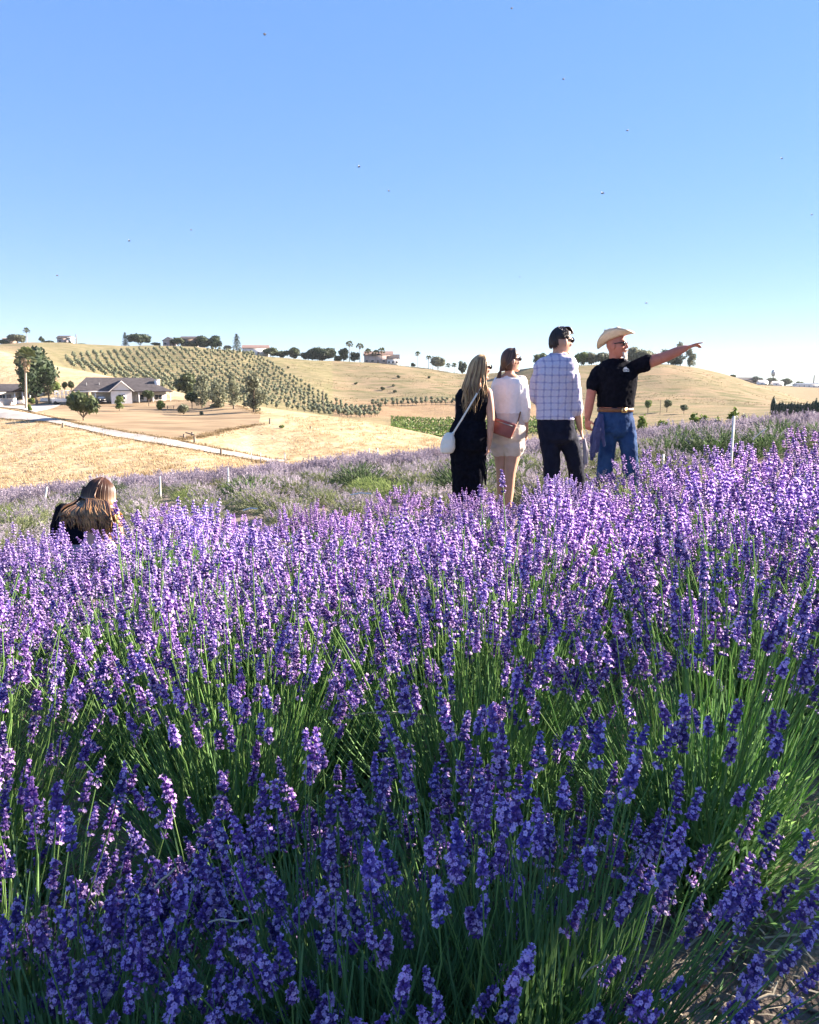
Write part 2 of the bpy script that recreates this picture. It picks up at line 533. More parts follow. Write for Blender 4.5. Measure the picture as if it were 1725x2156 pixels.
def drape(name, lo, hi, m, lift=0.12, nu=120, nv=10, kind='structure', wob=0.0):
    """a sheet laid on the land between two lines of world points"""
    lo, hi = np.asarray(lo, float), np.asarray(hi, float)
    ts = np.linspace(0, 1, nu)

    def along(p):
        s = np.concatenate(([0], np.cumsum(np.linalg.norm(np.diff(p[:, :2], axis=0), axis=1)))); s /= s[-1]
        return np.stack([np.interp(ts, s, p[:, 0]), np.interp(ts, s, p[:, 1])], 1)
    a, b = along(lo), along(hi)
    if wob:
        k = np.arange(nu)
        for q, s in ((a, 0.0), (b, 2.0)):
            q[:, 1] += wob * (np.sin(k * 0.9 + s) + 0.8 * np.sin(k * 0.37 + 2 * s) + 0.5 * np.sin(k * 2.1 + s))
    w = np.linspace(0, 1, nv)[:, None, None]
    q = a[None] * (1 - w) + b[None] * w
    z = H(q[..., 0], q[..., 1]) + lift
    g = G()
    ii, jj = np.meshgrid(np.arange(nv - 1), np.arange(nu - 1), indexing='ij')
    bs = (ii * nu + jj).ravel()
    g.add(np.dstack([q, z]).reshape(-1, 3), np.stack([bs, bs + 1, bs + nu + 1, bs + nu], 1))
    return tag(g.build(name, m, smooth=True), kind=kind)


m_road = mat('pale_gravel', (0.38, 0.34, 0.30), (0.48, 0.44, 0.39), scale=0.5, rough=0.95, bump=0.2, bscale=3, spec=0.1)
m_yard = mat('bare_yard_earth', (0.18, 0.13, 0.08), (0.33, 0.245, 0.15), scale=0.16, rough=0.95, bump=0.3, bscale=1.5, spec=0.1, detail=8, stretch=(0.6, 1.2, 1))
m_track = mat('dirt_track_earth', (0.42, 0.31, 0.20), (0.50, 0.37, 0.24), scale=0.3, rough=0.95, spec=0.1)
low = [hit(u, v) for u, v in ((-260, 856), (-120, 870), (0, 881), (108, 890), (236, 918.5), (371, 941), (506, 964), (600, 976))]
upp = [hit(u, v) for u, v in ((-260, 842), (-120, 852), (0, 861), (84, 875), (169, 895), (270, 912.5), (371, 929), (472, 949), (600, 970))]
drape('road', low, upp, m_road, 0.10, wob=0.16)
drape('yard', [hit(u, v) for u, v in ((60, 868), (110, 878), (169, 892), (270, 910), (371, 926), (420, 921), (480, 905), (545, 893))],
      [at(10, 196), at(120, 200), at(250, 200), at(370, 196), at(440, 190), at(500, 180), at(548, 150)], m_yard, 0.06, nu=160, nv=40, wob=0.55)
drape('driveway', [hit(u, v) for u, v in ((-260, 853), (-60, 853), (40, 862), (75, 869))], [at(-260, 192), at(-60, 190), at(40, 186), at(130, 186)], m_road, 0.16, nu=60, nv=14)
drape('dirt_track', [hit(u, v, 150) for u, v in ((740, 886), (862, 888), (968, 886), (1140, 886))], [hit(u, v, 150) for u, v in ((740, 884), (862, 882.5), (968, 880.5), (1140, 880))], m_track, 0.15)


# the evening air over the valley
def haze_box(density):
    m = bpy.data.materials.new('valley_haze'); m.use_nodes = True
    nt = m.node_tree; nt.nodes.remove(nt.nodes['Principled BSDF'])
    pv = nd(nt, 'ShaderNodeVolumePrincipled')
    pv.inputs['Color'].default_value = (0.86, 0.92, 1.0, 1); pv.inputs['Density'].default_value = density; pv.inputs['Anisotropy'].default_value = 0.0
    nt.links.new(pv.outputs[0], nt.nodes['Material Output'].inputs['Volume'])
    zl = float(min(HG.min(), field(-70, -45), -8)) - 1.0
    zh = float(HG.max()) + 24.0
    g = G(); g.add(*box((0, 1980, (zl + zh) / 2), (21600, 4200, zh - zl)))
    tag(g.build('haze', m), kind='stuff')


haze_box(0.00006)

# ------------------------------------------------------------------ trees
m_bark = mat('bark', (0.10, 0.075, 0.055), (0.19, 0.15, 0.115), scale=6, rough=0.95, bump=0.4)
m_pbark = mat('pale_palm_bark', (0.30, 0.24, 0.19), (0.45, 0.38, 0.31), scale=3, rough=0.95)
m_leaf = {
    'oak': mat('oak_leaves', (0.045, 0.065, 0.025), (0.085, 0.11, 0.04), scale=0.6, rough=0.6, trans=0.3, rnd=0.2),
    'dark': mat('dark_leaves', (0.022, 0.042, 0.022), (0.05, 0.075, 0.03), scale=0.5, rough=0.6, trans=0.2, rnd=0.15),
    'lime': mat('bright_leaves', (0.10, 0.16, 0.035), (0.19, 0.24, 0.06), scale=0.8, rough=0.6, trans=0.35, rnd=0.15),
    'grey': mat('grey_green_leaves', (0.14, 0.155, 0.095), (0.22, 0.23, 0.15), scale=1.2, rough=0.7, trans=0.25, rnd=0.2),
    'olive': mat('olive_leaves', (0.12, 0.14, 0.08), (0.205, 0.22, 0.13), scale=1.5, rough=0.7, trans=0.2, rnd=0.2),
    'conifer': mat('conifer_needles', (0.025, 0.045, 0.03), (0.055, 0.075, 0.05), scale=0.8, rough=0.7, trans=0.1, rnd=0.2),
    'palm': mat('palm_fronds', (0.05, 0.075, 0.03), (0.11, 0.13, 0.05), scale=1.0, rough=0.5, trans=0.25),
    'thatch': mat('dead_palm_fronds', (0.26, 0.18, 0.11), (0.40, 0.30, 0.19), scale=1.5, rough=0.9, trans=0.15),
    'vine': mat('vine_leaves', (0.085, 0.155, 0.03), (0.15, 0.22, 0.05), scale=0.7, rough=0.6, trans=0.35, rnd=0.12),
}


def crown_mesh(g, clumps, dens, leaf, rng, core=0.72, m=0, aspect=0.6):
    for c, r in clumps:
        c = np.asarray(c, float); r = np.ones(3) * r
        n = max(12, int(dens * (r[0] * r[2] + r[0] * r[1]) / (leaf * leaf)))
        d = rng.normal(size=(n, 3)); d /= np.linalg.norm(d, axis=1)[:, None]
        C = c + d * r * rng.uniform(0.62, 1.08, n)[:, None]
        V, Q = cards(C, leaf, rng, aspect, normal=d, spread=0.9)
        g.add(V, Q, m)
        if core:
            V, Q = ball(c, r * core, 8, 5)
            V += rng.normal(size=V.shape) * r * 0.07
            g.add(V, Q, m)


def tree(name, label, cat, base, h, w, kind='oak', leaf='oak', group=None, seed=0, trunk=0.22, lean=0.0, leafsize=None):
    """one tree standing at base, h high and w wide: trunk with limbs, and a crown of leaf clumps"""
    rng = np.random.default_rng(seed + 100)
    t = thing(name, label, cat, base, 0, group)
    g = G(); tk = G()
    ls = leafsize or max(0.07 * h ** 0.5, 0.075 * w)
    ls = min(ls, 0.6)
    th = h * trunk
    r0 = max(0.03 * h ** 0.9, 0.05)
    if kind == 'bush':
        n = 9
        cl = []
        for k in range(n):
            a = rng.uniform(0, 6.28); q = rng.uniform(0, 0.62)
            rr = rng.uniform(0.24, 0.4)
            cl.append(((math.cos(a) * q * w / 2, math.sin(a) * q * w / 2, h * rng.uniform(0.25, 0.78 - 0.25 * q)), (rr * w * 0.8, rr * w * 0.8, rr * h * 0.75)))
        crown_mesh(g, cl, 5.0, ls, rng)
        V, Q = tube([(0, 0, -0.3), (0, 0, h * 0.4)], [r0, r0 * 0.6], 6, False); tk.add(V, Q)
        for k in range(4):
            a = k * 1.6 + rng.uniform(0, 1)
            V, Q = tube([(0, 0, -0.1), (math.cos(a) * w * 0.14, math.sin(a) * w * 0.14, h * 0.25), (math.cos(a) * w * 0.27, math.sin(a) * w * 0.27, h * 0.6)], [r0 * 0.7, r0 * 0.5, r0 * 0.2], 5, False); tk.add(V, Q)
    elif kind in ('oak', 'ball', 'wispy'):
        n = {'oak': 14, 'ball': 9, 'wispy': 26}[kind]
        cl = []
        zc = (h + th) / 2
        hz = (h - th) / 2
        for k in range(n):
            if kind == 'wispy':
                f = (k + 0.5) / n
                a = rng.uniform(0, 6.28); q = rng.uniform(0.1, 0.85) * math.sin(math.pi * (0.2 + 0.75 * f)) ** 0.6
                rr = rng.uniform(0.15, 0.26)
                c = (math.cos(a) * q * w / 2, math.sin(a) * q * w / 2, th + (h - th) * (0.06 + 0.88 * f))
                cl.append((c, (rr * w * 0.7, rr * w * 0.7, rr * w * 0.8)))
            else:
                d = unit(rng.normal(size=3)); d[2] = d[2] * 0.9 + 0.12
                d = unit(d)
                q = rng.uniform(0.5, 0.72) if kind == 'oak' else 0.42
                rr = rng.uniform(0.34, 0.5) if kind == 'oak' else 0.6
                c = np.array((d[0] * q * w / 2, d[1] * q * w / 2, zc + d[2] * q * hz))
                cl.append((c, (rr * w / 2, rr * w / 2, rr * (min(hz, w * 0.5) if kind == 'ball' else hz * 1.05))))
        if kind == 'oak':
            cl.append(((0, 0, zc), (0.33 * w, 0.33 * w, 0.6 * hz)))
        crown_mesh(g, cl, {'oak': 3.6, 'ball': 4, 'wispy': 3.8}[kind], ls * (0.8 if kind == 'wispy' else 1), rng, core=0.0 if kind == 'wispy' else 0.74)
        V, Q = tube([(0, 0, -0.4), (lean * 0.3, 0, th * 0.5), (lean * 0.6, 0, th), (0.05 * w + lean, 0, th + hz * (1.5 if kind == 'wispy' else 0.8))], [r0 * 1.2, r0, r0 * 0.85, r0 * 0.25], 8, False); tk.add(V, Q)
        for c, r in cl[:8]:
            c = np.asarray(c)
            s = np.array((lean * 0.6, 0, th * rng.uniform(0.75, 1.1) if kind != 'wispy' else min(c[2] * 0.8, h * 0.8)))
            V, Q = tube([s, s * 0.4 + c * 0.6 - np.array((0, 0, 0.05 * h)), c], [r0 * 0.5, r0 * 0.32, r0 * 0.12], 5, False); tk.add(V, Q)
    elif kind == 'conifer':
        for k in range(11):
            f = k / 10
            rad = w / 2 * (1 - f) ** 0.8 * rng.uniform(0.7, 1.1) + 0.05 * w
            z = h * (0.13 + 0.85 * f)
            for a in np.arange(5) * 1.256 + rng.uniform(0, 1.2):
                if rng.random() < 0.13: continue
                for q in (0.35, 0.72):
                    C = np.array((math.cos(a) * rad * q, math.sin(a) * rad * q, z - 0.07 * h * q))[None] + rng.normal(size=(9, 3)) * np.array((0.16, 0.16, 0.06)) * w * 0.6 * (1 - 0.5 * f)
                    V, Q = cards(C, ls, rng, 0.35, normal=np.array((0, 0, 1.0)), spread=0.7); g.add(V, Q)
        V, Q = tube([(0, 0, -0.3), (0, 0, h * 0.5), (0, 0, h)], [r0, r0 * 0.6, 0.03], 7, False); tk.add(V, Q)
    elif kind == 'cypress':
        n = 190
        f = rng.uniform(0.02, 1, n); a = rng.uniform(0, 6.28, n)
        rad = w / 2 * np.clip(np.minimum(f * 8, 1), 0, 1) * (1 - f ** 2.2) ** 0.6
        C = np.stack([np.cos(a) * rad, np.sin(a) * rad, f * h], 1)
        V, Q = cards(C, ls, rng, 0.4, up=1.5, normal=np.stack([np.cos(a), np.sin(a), a * 0 + 0.2], 1), spread=0.5); g.add(V, Q)
        V, Q = ball((0, 0, h * 0.48), (w * 0.4, w * 0.4, h * 0.46), 8, 6); g.add(V, Q)
        V, Q = tube([(0, 0, -0.3), (0, 0, h * 0.3)], [0.1, 0.08], 6, False); tk.add(V, Q)
    elif kind == 'palm':
        cr = w / 2
        zc = h - cr * 0.75
        V, Q = tube([(0, 0, -0.4), (0, 0, 0.5), (lean * 0.5, 0, zc * 0.5), (lean, 0, zc)], [r0 * 1.25, r0 * 0.95, r0 * 0.75, r0 * 0.62], 9, False); tk.add(V, Q)
        for k in range(34):
            a = rng.uniform(0, 6.28); el = rng.uniform(-0.5, 1.35)
            d = np.array((math.cos(a) * math.cos(el), math.sin(a) * math.cos(el), math.sin(el)))
            tip = np.array((lean, 0, zc)) + d * cr * 0.62
            side = unit(np.cross(d, (0.1, 0.2, 1.0)))
            upv = np.cross(side, d)
            pts = [tip]
            for s in np.linspace(-1.25, 1.25, 8):
                v = math.cos(s) * d + math.sin(s) * side
                pts.append(tip + v * cr * rng.uniform(0.42, 0.56) - np.array((0, 0, 0.12 * cr * abs(s))) + upv * 0.02)
            V = np.array(pts)
            g.add(V, [[0, i, i + 1] for i in range(1, 8)])
            V, Q = tube([(lean, 0, zc), tip], [0.05 * cr * 0.5, 0.03 * cr * 0.5], 4, False); g.add(V, Q)
    crown_name = 'crown'
    tkm = m_pbark if kind == 'palm' else m_bark
    tk.build('trunk', tkm, t, smooth=True)
    g.build(crown_name, m_leaf['palm' if kind == 'palm' else leaf], t)
    if kind == 'palm':
        sk = G()
        L = h * (0.22 if leaf == 'skirt' else 0.09)
        n = 90
        a = rng.uniform(0, 6.28, n); f = rng.uniform(0, 1, n)
        rad = (0.12 + 0.30 * (1 - f)) * cr * 1.15
        C = np.stack([lean + np.cos(a) * rad, np.sin(a) * rad, zc - 0.1 * cr - f * L], 1)
        V, Q = cards(C, ls * 1.1, rng, 0.3, up=2.5, normal=np.stack([np.cos(a), np.sin(a), a * 0 + 0.3], 1), spread=0.4); sk.add(V, Q)
        sk.build('dead_fronds', m_leaf['thatch'], t)
    return t


def put(name, label, cat, u, vb, vt, wpx, kind, leaf='oak', Y=None, group=None, y0=40.0, back=0.0, **kw):
    b = at(u, Y) if Y else hit(u, vb, y0)
    if back:
        b = at(u, b[1] - back)
    top = vz(vt, b[1])
    h = max(float(top - b[2]), 0.6)
    return tree(name, label, cat, b - np.array((0, 0, 0.05)), h, wpx / F * b[1] * 1.009, kind, leaf, group, seed=int(u * 7 + vt) % 9973, **kw)


RIDGE = 'trees along the ridge'
ridge = [  # name, label, category, u, base v, top v, width, kind, leaf
    ('bush', 'wide dark shrub mass at the far left end of the ridge by a brown shed', 'shrub', 16, 726, 714, 30, 'bush', 'dark'),
    ('oak_tree', 'round grey-green tree beside the brown shed, left of the lone ridge palm', 'tree', 46, 724, 703, 29, 'oak', 'grey'),
    ('palm_tree', 'lone palm on the ridge at far left, above the big dark yard tree', 'palm', 67, 722, 691, 13, 'palm', 'palm'),
    ('small_tree', 'tiny dark round tree on the ridge right of the lone left palm', 'tree', 97, 723, 708, 9, 'oak', 'dark'),
    ('bush', 'low spreading shrub on the ridge left of the pale hilltop shed', 'shrub', 112, 727, 717, 22, 'bush', 'dark'),
    ('bush', 'low dark shrub below the ridge pole on the left slope', 'shrub', 150, 738, 729, 34, 'bush', 'dark'),
    ('bush', 'dark shrub just under the ridge left of the olive grove corner', 'shrub', 178, 741, 730, 22, 'bush', 'oak'),
    ('pine_tree', 'thin open pine on the ridge beside the big round oak', 'tree', 271, 731, 699, 17, 'conifer', 'conifer'),
    ('oak_tree', 'large dense round oak on the ridge right of the thin pine', 'tree', 302, 733, 700, 37, 'oak', 'dark'),
    ('small_tree', 'small flat-topped tree on the ridge right of the large round oak', 'tree', 335, 731, 721, 14, 'oak', 'dark'),
    ('oak_tree', 'dome-shaped oak right of the grey hilltop cottage', 'tree', 381, 735, 711, 25, 'oak', 'oak'),
    ('oak_tree', 'dark oak left end of the tree group above the olive grove', 'tree', 412, 738, 718, 22, 'oak', 'dark'),
    ('oak_tree', 'tallest broad oak in the tree group above the olive grove', 'tree', 436, 740, 707, 34, 'oak', 'dark'),
    ('oak_tree', 'oak on the right end of the tree group above the olive grove', 'tree', 459, 741, 708, 24, 'oak', 'dark'),
    ('small_tree', 'small tree between the oak group and the pointed conifer', 'tree', 483, 742, 727, 14, 'oak', 'grey'),
    ('conifer_tree', 'tall pointed conifer left of the white hilltop house', 'tree', 503, 744, 702, 24, 'conifer', 'conifer'),
    ('oak_tree', 'round green tree at the right gable of the white hilltop house', 'tree', 573, 751, 731, 26, 'oak', 'oak'),
    ('oak_tree', 'middle one of three green trees right of the white hilltop house', 'tree', 598, 752, 735, 23, 'oak', 'oak'),
    ('oak_tree', 'separate round tree, last of three right of the white hilltop house', 'tree', 621, 754, 732, 21, 'oak', 'oak'),
    ('oak_tree', 'low rounded tree at the left of the broad dark grove on the ridge', 'tree', 651, 760, 736, 26, 'oak', 'dark'),
    ('oak_tree', 'broadest dark tree on the ridge between white house and palm house', 'tree', 682, 761, 728, 44, 'oak', 'dark'),
    ('bush', 'low shrub at the foot of the broad dark ridge tree', 'shrub', 712, 762, 748, 22, 'bush', 'oak'),
    ('oak_tree', 'open green tree left of the tallest ridge palm', 'tree', 725, 763, 732, 18, 'oak', 'oak'),
    ('palm_tree', 'tallest palm on the ridge, left of the palm house', 'palm', 737, 763, 719, 15, 'palm', 'palm'),
    ('oak_tree', 'dark tree between the two left palms of the palm house', 'tree', 748, 763, 740, 17, 'oak', 'dark'),
    ('palm_tree', 'palm at the left gable of the pinkish hilltop house', 'palm', 759, 764, 724, 15, 'palm', 'palm'),
    ('palm_tree', 'palm before the left roof slope of the pinkish hilltop house', 'palm', 776, 766, 735, 14, 'palm', 'palm'),
    ('palm_tree', 'short bushy palm before the middle of the pinkish hilltop house', 'palm', 792, 768, 739, 16, 'palm', 'palm'),
    ('palm_tree', 'palm standing before the pale entrance of the pinkish hilltop house', 'palm', 804, 768, 733, 15, 'palm', 'palm'),
    ('bush', 'small dark shrub left of the lone palm on the falling ridge', 'shrub', 869, 774, 762, 11, 'bush', 'dark'),
    ('palm_tree', 'lone slender palm right of the pinkish hilltop house', 'palm', 880, 774, 741, 11, 'palm', 'palm'),
    ('palm_tree', 'palm left of the pale round tree on the falling ridge', 'palm', 902, 777, 749, 11, 'palm', 'palm'),
    ('oak_tree', 'pale round tree between short palms on the falling ridge', 'tree', 922, 779, 750, 27, 'oak', 'grey'),
    ('palm_tree', 'short palm under the pale round tree on the ridge', 'palm', 911, 779, 757, 10, 'palm', 'palm'),
    ('palm_tree', 'short palm left of the blonde woman, first of two', 'palm', 943, 784, 766, 11, 'palm', 'palm'),
    ('palm_tree', 'short palm next to the blonde woman, second of two', 'palm', 956, 786, 765, 11, 'palm', 'palm'),
    ('oak_tree', 'tree whose top shows just left of the blonde woman', 'tree', 973, 790, 759, 14, 'oak', 'dark'),
    ('oak_tree', 'dark tree on the hill crest at the left shoulder of the plaid shirt man', 'tree', 1140, 773, 742, 28, 'oak', 'oak'),
    ('oak_tree', 'light green tree right of the plaid shirt man, lowest of the hilltop grove', 'tree', 1222, 771, 742, 25, 'oak', 'lime'),
    ('oak_tree', 'grey-green tree in the hilltop grove between the two men', 'tree', 1243, 770, 740, 22, 'oak', 'grey'),
    ('oak_tree', 'grey-green tree behind the back of the hat man', 'tree', 1266, 769, 740, 24, 'oak', 'grey'),
    ('oak_tree', 'tall round tree showing right of the hat man beard', 'tree', 1328, 769, 727, 20, 'oak', 'grey'),
    ('oak_tree', 'wide flat tree above the sleeve of the hat man', 'tree', 1357, 769, 735, 40, 'oak', 'grey'),
    ('oak_tree', 'dark tree behind the stretched forearm of the hat man', 'tree', 1403, 770, 734, 27, 'oak', 'grey'),
    ('oak_tree', 'tall open tree above the wrist of the hat man', 'tree', 1428, 772, 720, 24, 'wispy', 'grey'),
    ('eucalyptus_tree', 'pale open eucalyptus under the pointing hand at the end of the hilltop grove', 'tree', 1447, 774, 735, 28, 'wispy', 'grey'),
    ('bush', 'dark low shrub under the stretched arm of the hat man', 'shrub', 1418, 771, 750, 24, 'bush', 'dark'),
    ('bush', 'tiny shrub on the right shoulder of the round dry hill', 'shrub', 1541, 797, 788, 14, 'bush', 'oak'),
]
for r in ridge:
    if r[7] == 'oak': r = r[:6] + (r[6] * 1.32,) + r[7:]
    put(*r, trunk=0.3 if r[6 + 1] == 'palm' else 0.07, group=RIDGE, Y=(490 if r[3] < 520 else 485 if r[3] < 850 else 476 if r[3] < 930 else 462 if r[3] < 1000 else 421) - 2)
far_trees = [
    ('oak_tree', 'far dark tree beside the long brown roof on the plain', 'tree', 1593, 813, 791, 26, 'oak', 'dark'),
    ('oak_tree', 'far tree left of the water tower on the plain', 'tree', 1622, 815, 795, 28, 'oak', 'oak'),
    ('oak_tree', 'far tree right of the water tower on the plain', 'tree', 1650, 816, 796, 28, 'oak', 'oak'),
    ('oak_tree', 'far tree rightmost of the cluster round the water tower', 'tree', 1683, 816, 802, 22, 'oak', 'oak'),
    ('oak_tree', 'far bluish tree at the foot of the tall antenna mast', 'tree', 1714, 816, 806, 24, 'oak', 'grey'),
    ('bush', 'far low green scrub in front of the white sheds on the plain', 'shrub', 1606, 818, 812, 40, 'bush', 'oak'),
    ('bush', 'far low hedge below the water tower trees', 'shrub', 1660, 820, 813, 44, 'bush', 'oak'),
]
for r in far_trees:
    put(*r, trunk=0.06, group='far trees on the plain', Y=985 if r[3] != 1606 else 960)

YARD = 'trees round the ranch house'
put('dark_tree', 'huge dark spreading tree behind the tall palm in the farmyard', 'tree', 78, 853, 733, 84, 'oak', 'dark', group=YARD, trunk=0.17, leafsize=0.45)
put('weeping_tree', 'lighter drooping tree at the right edge of the huge dark yard tree', 'tree', 104, 851, 765, 24, 'wispy', 'oak', group=YARD)
put('palm_tree', 'tall fan palm with a skirt of dead fronds beside the driveway', 'palm', 55.5, 861, 736, 44, 'palm', 'skirt', lean=0.6, group=YARD)
put('bush', 'clipped green shrub at the foot of the tall yard palm, upper one', 'shrub', 67, 851, 835, 17, 'bush', 'lime', group=YARD)
put('bush', 'small light shrub at the foot of the tall yard palm, lower one', 'shrub', 63, 866, 851, 12, 'bush', 'lime', group=YARD)
put('orange_tree', 'bright green tree left of the white stake truck', 'tree', 116, 838, 799, 28, 'oak', 'lime', group=YARD, back=-4)
put('topiary_tree', 'clipped box tree behind the white truck, left of two', 'tree', 139, 835, 799, 12, 'ball', 'oak', group=YARD, back=-5)
put('topiary_tree', 'clipped box tree behind the white truck, right of two', 'tree', 153, 835, 798, 14, 'ball', 'oak', group=YARD, back=-5)
put('pepper_tree', 'big two-stemmed green tree before the carport of the ranch house', 'tree', 176, 886, 822, 64, 'oak', 'oak', group=YARD, trunk=0.12)
put('sapling', 'thin yellowish tree before the white gable of the ranch house', 'tree', 252, 866, 834, 27, 'wispy', 'lime', group=YARD)
put('lollipop_tree', 'round clipped tree at the porch of the ranch house', 'tree', 314, 856, 820, 24, 'ball', 'oak', group=YARD, trunk=0.45)
put('bush', 'round green shrub in front of the ranch house porch', 'shrub', 339, 864, 839, 26, 'bush', 'lime', group=YARD)
put('lollipop_tree', 'round clipped tree standing right of the ranch house', 'tree', 405, 861, 824, 29, 'ball', 'oak', group=YARD, trunk=0.4)
put('bush', 'grey feathery shrub on the lawn right of the ranch house', 'shrub', 387, 873, 846, 25, 'bush', 'grey', group=YARD)
put('bush', 'small grey shrub at the yard edge before the eucalyptus row', 'shrub', 424, 875, 863, 10, 'bush', 'grey', group=YARD)
put('round_tree', 'dark round tree behind the eucalyptus row, at the grove edge', 'tree', 397, 830, 785, 50, 'oak', 'oak', Y=246, group=YARD, trunk=0.08)
put('eucalyptus_tree', 'airy eucalyptus nearest the ranch house, first of the row', 'tree', 426, 868, 788, 40, 'wispy', 'grey', Y=172, group=YARD, trunk=0.09)
put('eucalyptus_tree', 'lower bushy eucalyptus, second of the row', 'tree', 461, 868, 806, 42, 'wispy', 'grey', Y=170, group=YARD, trunk=0.05)
put('eucalyptus_tree', 'tall slender eucalyptus, third of the row', 'tree', 492, 870, 785, 38, 'wispy', 'grey', Y=166, group=YARD, trunk=0.09)
put('eucalyptus_tree', 'broadest eucalyptus, last of the row above the golden hill', 'tree', 534, 878, 787, 54, 'wispy', 'grey', Y=156, group=YARD, trunk=0.09)
put('bush', 'low grey shrub between the eucalyptus trunks', 'shrub', 458, 868, 848, 32, 'bush', 'grey', Y=172, group=YARD)
put('bush', 'single green shrub alone on the golden hill', 'shrub', 595, 902, 892, 12, 'bush', 'lime')

SLOPE = 'shrubs on the grassy hillside'
for u, v, w, l in ((749, 810, 8, 'small dark shrub on the hillside below the pinkish house'), (839, 796, 9, 'small dark shrub high on the hillside right of the pinkish house'),
                   (829, 814, 9, 'small dark shrub in the middle of the hillside'), (806, 822, 11, 'dark shrub on the hillside, left of the lower pair'),
                   (831, 827, 10, 'dark shrub on the hillside, right of the lower pair'), (903, 797, 8, 'small dark shrub on the hillside under the ridge palms'),
                   (607, 776, 7, 'small shrub near the top of the grassy hillside')):
    put('bush', l, 'shrub', u, v, v - w * 0.75, w, 'bush', 'oak', y0=300, group=SLOPE)

MID = 'round trees in the valley beyond the lavender'
put('round_tree', 'left pale round tree in the valley right of the hat man', 'tree', 1365, 864, 840, 17, 'ball', 'lime', Y=300, group=MID, trunk=0.35)
put('round_tree', 'middle and largest of three round valley trees right of the hat man', 'tree', 1405, 866, 840, 19, 'ball', 'oak', Y=300, group=MID, trunk=0.35)
put('round_tree', 'right darkest of three round valley trees', 'tree', 1441, 870, 851, 18, 'ball', 'oak', Y=290, group=MID, trunk=0.3)
NEARB = 'leafy shrubs just beyond the lavender field'
for u, vb, vt, w, l in ((1353, 905, 866, 26, 'open leafy shrub close to the hip of the hat man'), (1400, 905, 876, 44, 'wide leafy shrub beyond the lavender, right of the hat man'),
                        (1462, 895, 860, 26, 'upright leafy shrub left of the tall white stake'), (1482, 892, 863, 22, 'narrow leafy shrub left of the tall white stake, lower one'),
                        (1512, 890, 871, 22, 'small leafy shrub just left of the tall white stake'), (1549, 888, 855, 30, 'tallest leafy shrub right of the tall white stake'),
                        (1572, 886, 864, 24, 'leafy shrub between tall white stake and cypress hedge'), (1594, 884, 864, 26, 'leafy shrub nearest the dark cypress hedge')):
    put('leafy_shrub', l, 'shrub', u, vb, vt, w, 'bush', 'lime', Y=44, group=NEARB)
for k in range(20):
    u = 1629 + k * 6.4
    vt = 846.5 + 2.5 * math.sin(k * 2.1) - 0.3 * k * (k > 12) + (-11 if k == 0 else 0) + R.uniform(-2.5, 2.5)
    put('cypress_tree', 'leftmost and tallest dark cypress of the hedge above the lavender' if k == 0 else 'dark narrow cypress in the tight hedge right of the round hill', 'cypress', u, 880, vt, 15.0, 'cypress', 'dark', Y=200 - k * 0.8, group='cypress hedge')

# ---- the olive grove: about 300 trees of their own, the farthest joined
ov = []
for k in range(6):
    rng = np.random.default_rng(40 + k)
    g = G()
    cl = [((rng.uniform(-0.45, 0.45), rng.uniform(-0.45, 0.45), rng.uniform(1.2, 2.3)), rng.uniform(0.5, 0.8)) for _ in range(5)]
    crown_mesh(g, cl, 1.6, 0.27, rng, core=0.78)
    V, Q = tube([(0, 0, -0.3), (0.05, 0, 0.6), (0, 0.05, 1.4)], [0.14, 0.1, 0.06], 6, False); g.add(V, Q, 1)
    for q in range(3):
        V, Q = tube([(0.05, 0, 0.6), np.array(cl[q][0])], [0.07, 0.03], 4, False); g.add(V, Q, 1)
    ov.append(g)
ovm = [g.mesh('olive_tree', [m_leaf['olive'], m_bark]) for g in ov]


def grove_ok(u, Y, v):
    top = np.interp(u, [130, 145, 202, 304, 405, 472, 506, 530], [765, 751, 744, 737, 737, 739, 744, 746])
    right = np.interp(v, [744, 752, 782, 833, 856, 880], [528, 542, 600, 687, 722, 800])
    low = np.interp(u, [130, 256, 400, 552, 660, 760], [770, 803, 835, 858, 878, 882])
    return 140 < u < right and top < v < low


spots = []
ax = np.array((1.0, 0.12)); ay = np.array((-0.12, 1.0))
for i in range(-60, 30):
    for j in range(0, 40):
        p = np.array((-40.0, 285.0)) + ax * (i + 0.5 * (j % 2)) * 3.7 + ay * j * 5.7
        if not 270 < p[1] < 488: continue
        z = float(H(p[0], p[1])[0])
        dep = p[1] * CP - (z - CZ) * SP
        u = CU + p[0] / dep * F
        v = CV - ((z - CZ) * CP + p[1] * SP) / dep * F
        if grove_ok(u, p[1], v) and R.random() > 0.05:
            spots.append((p[0] + R.uniform(-.35, .35), p[1] + R.uniform(-.5, .5), z))
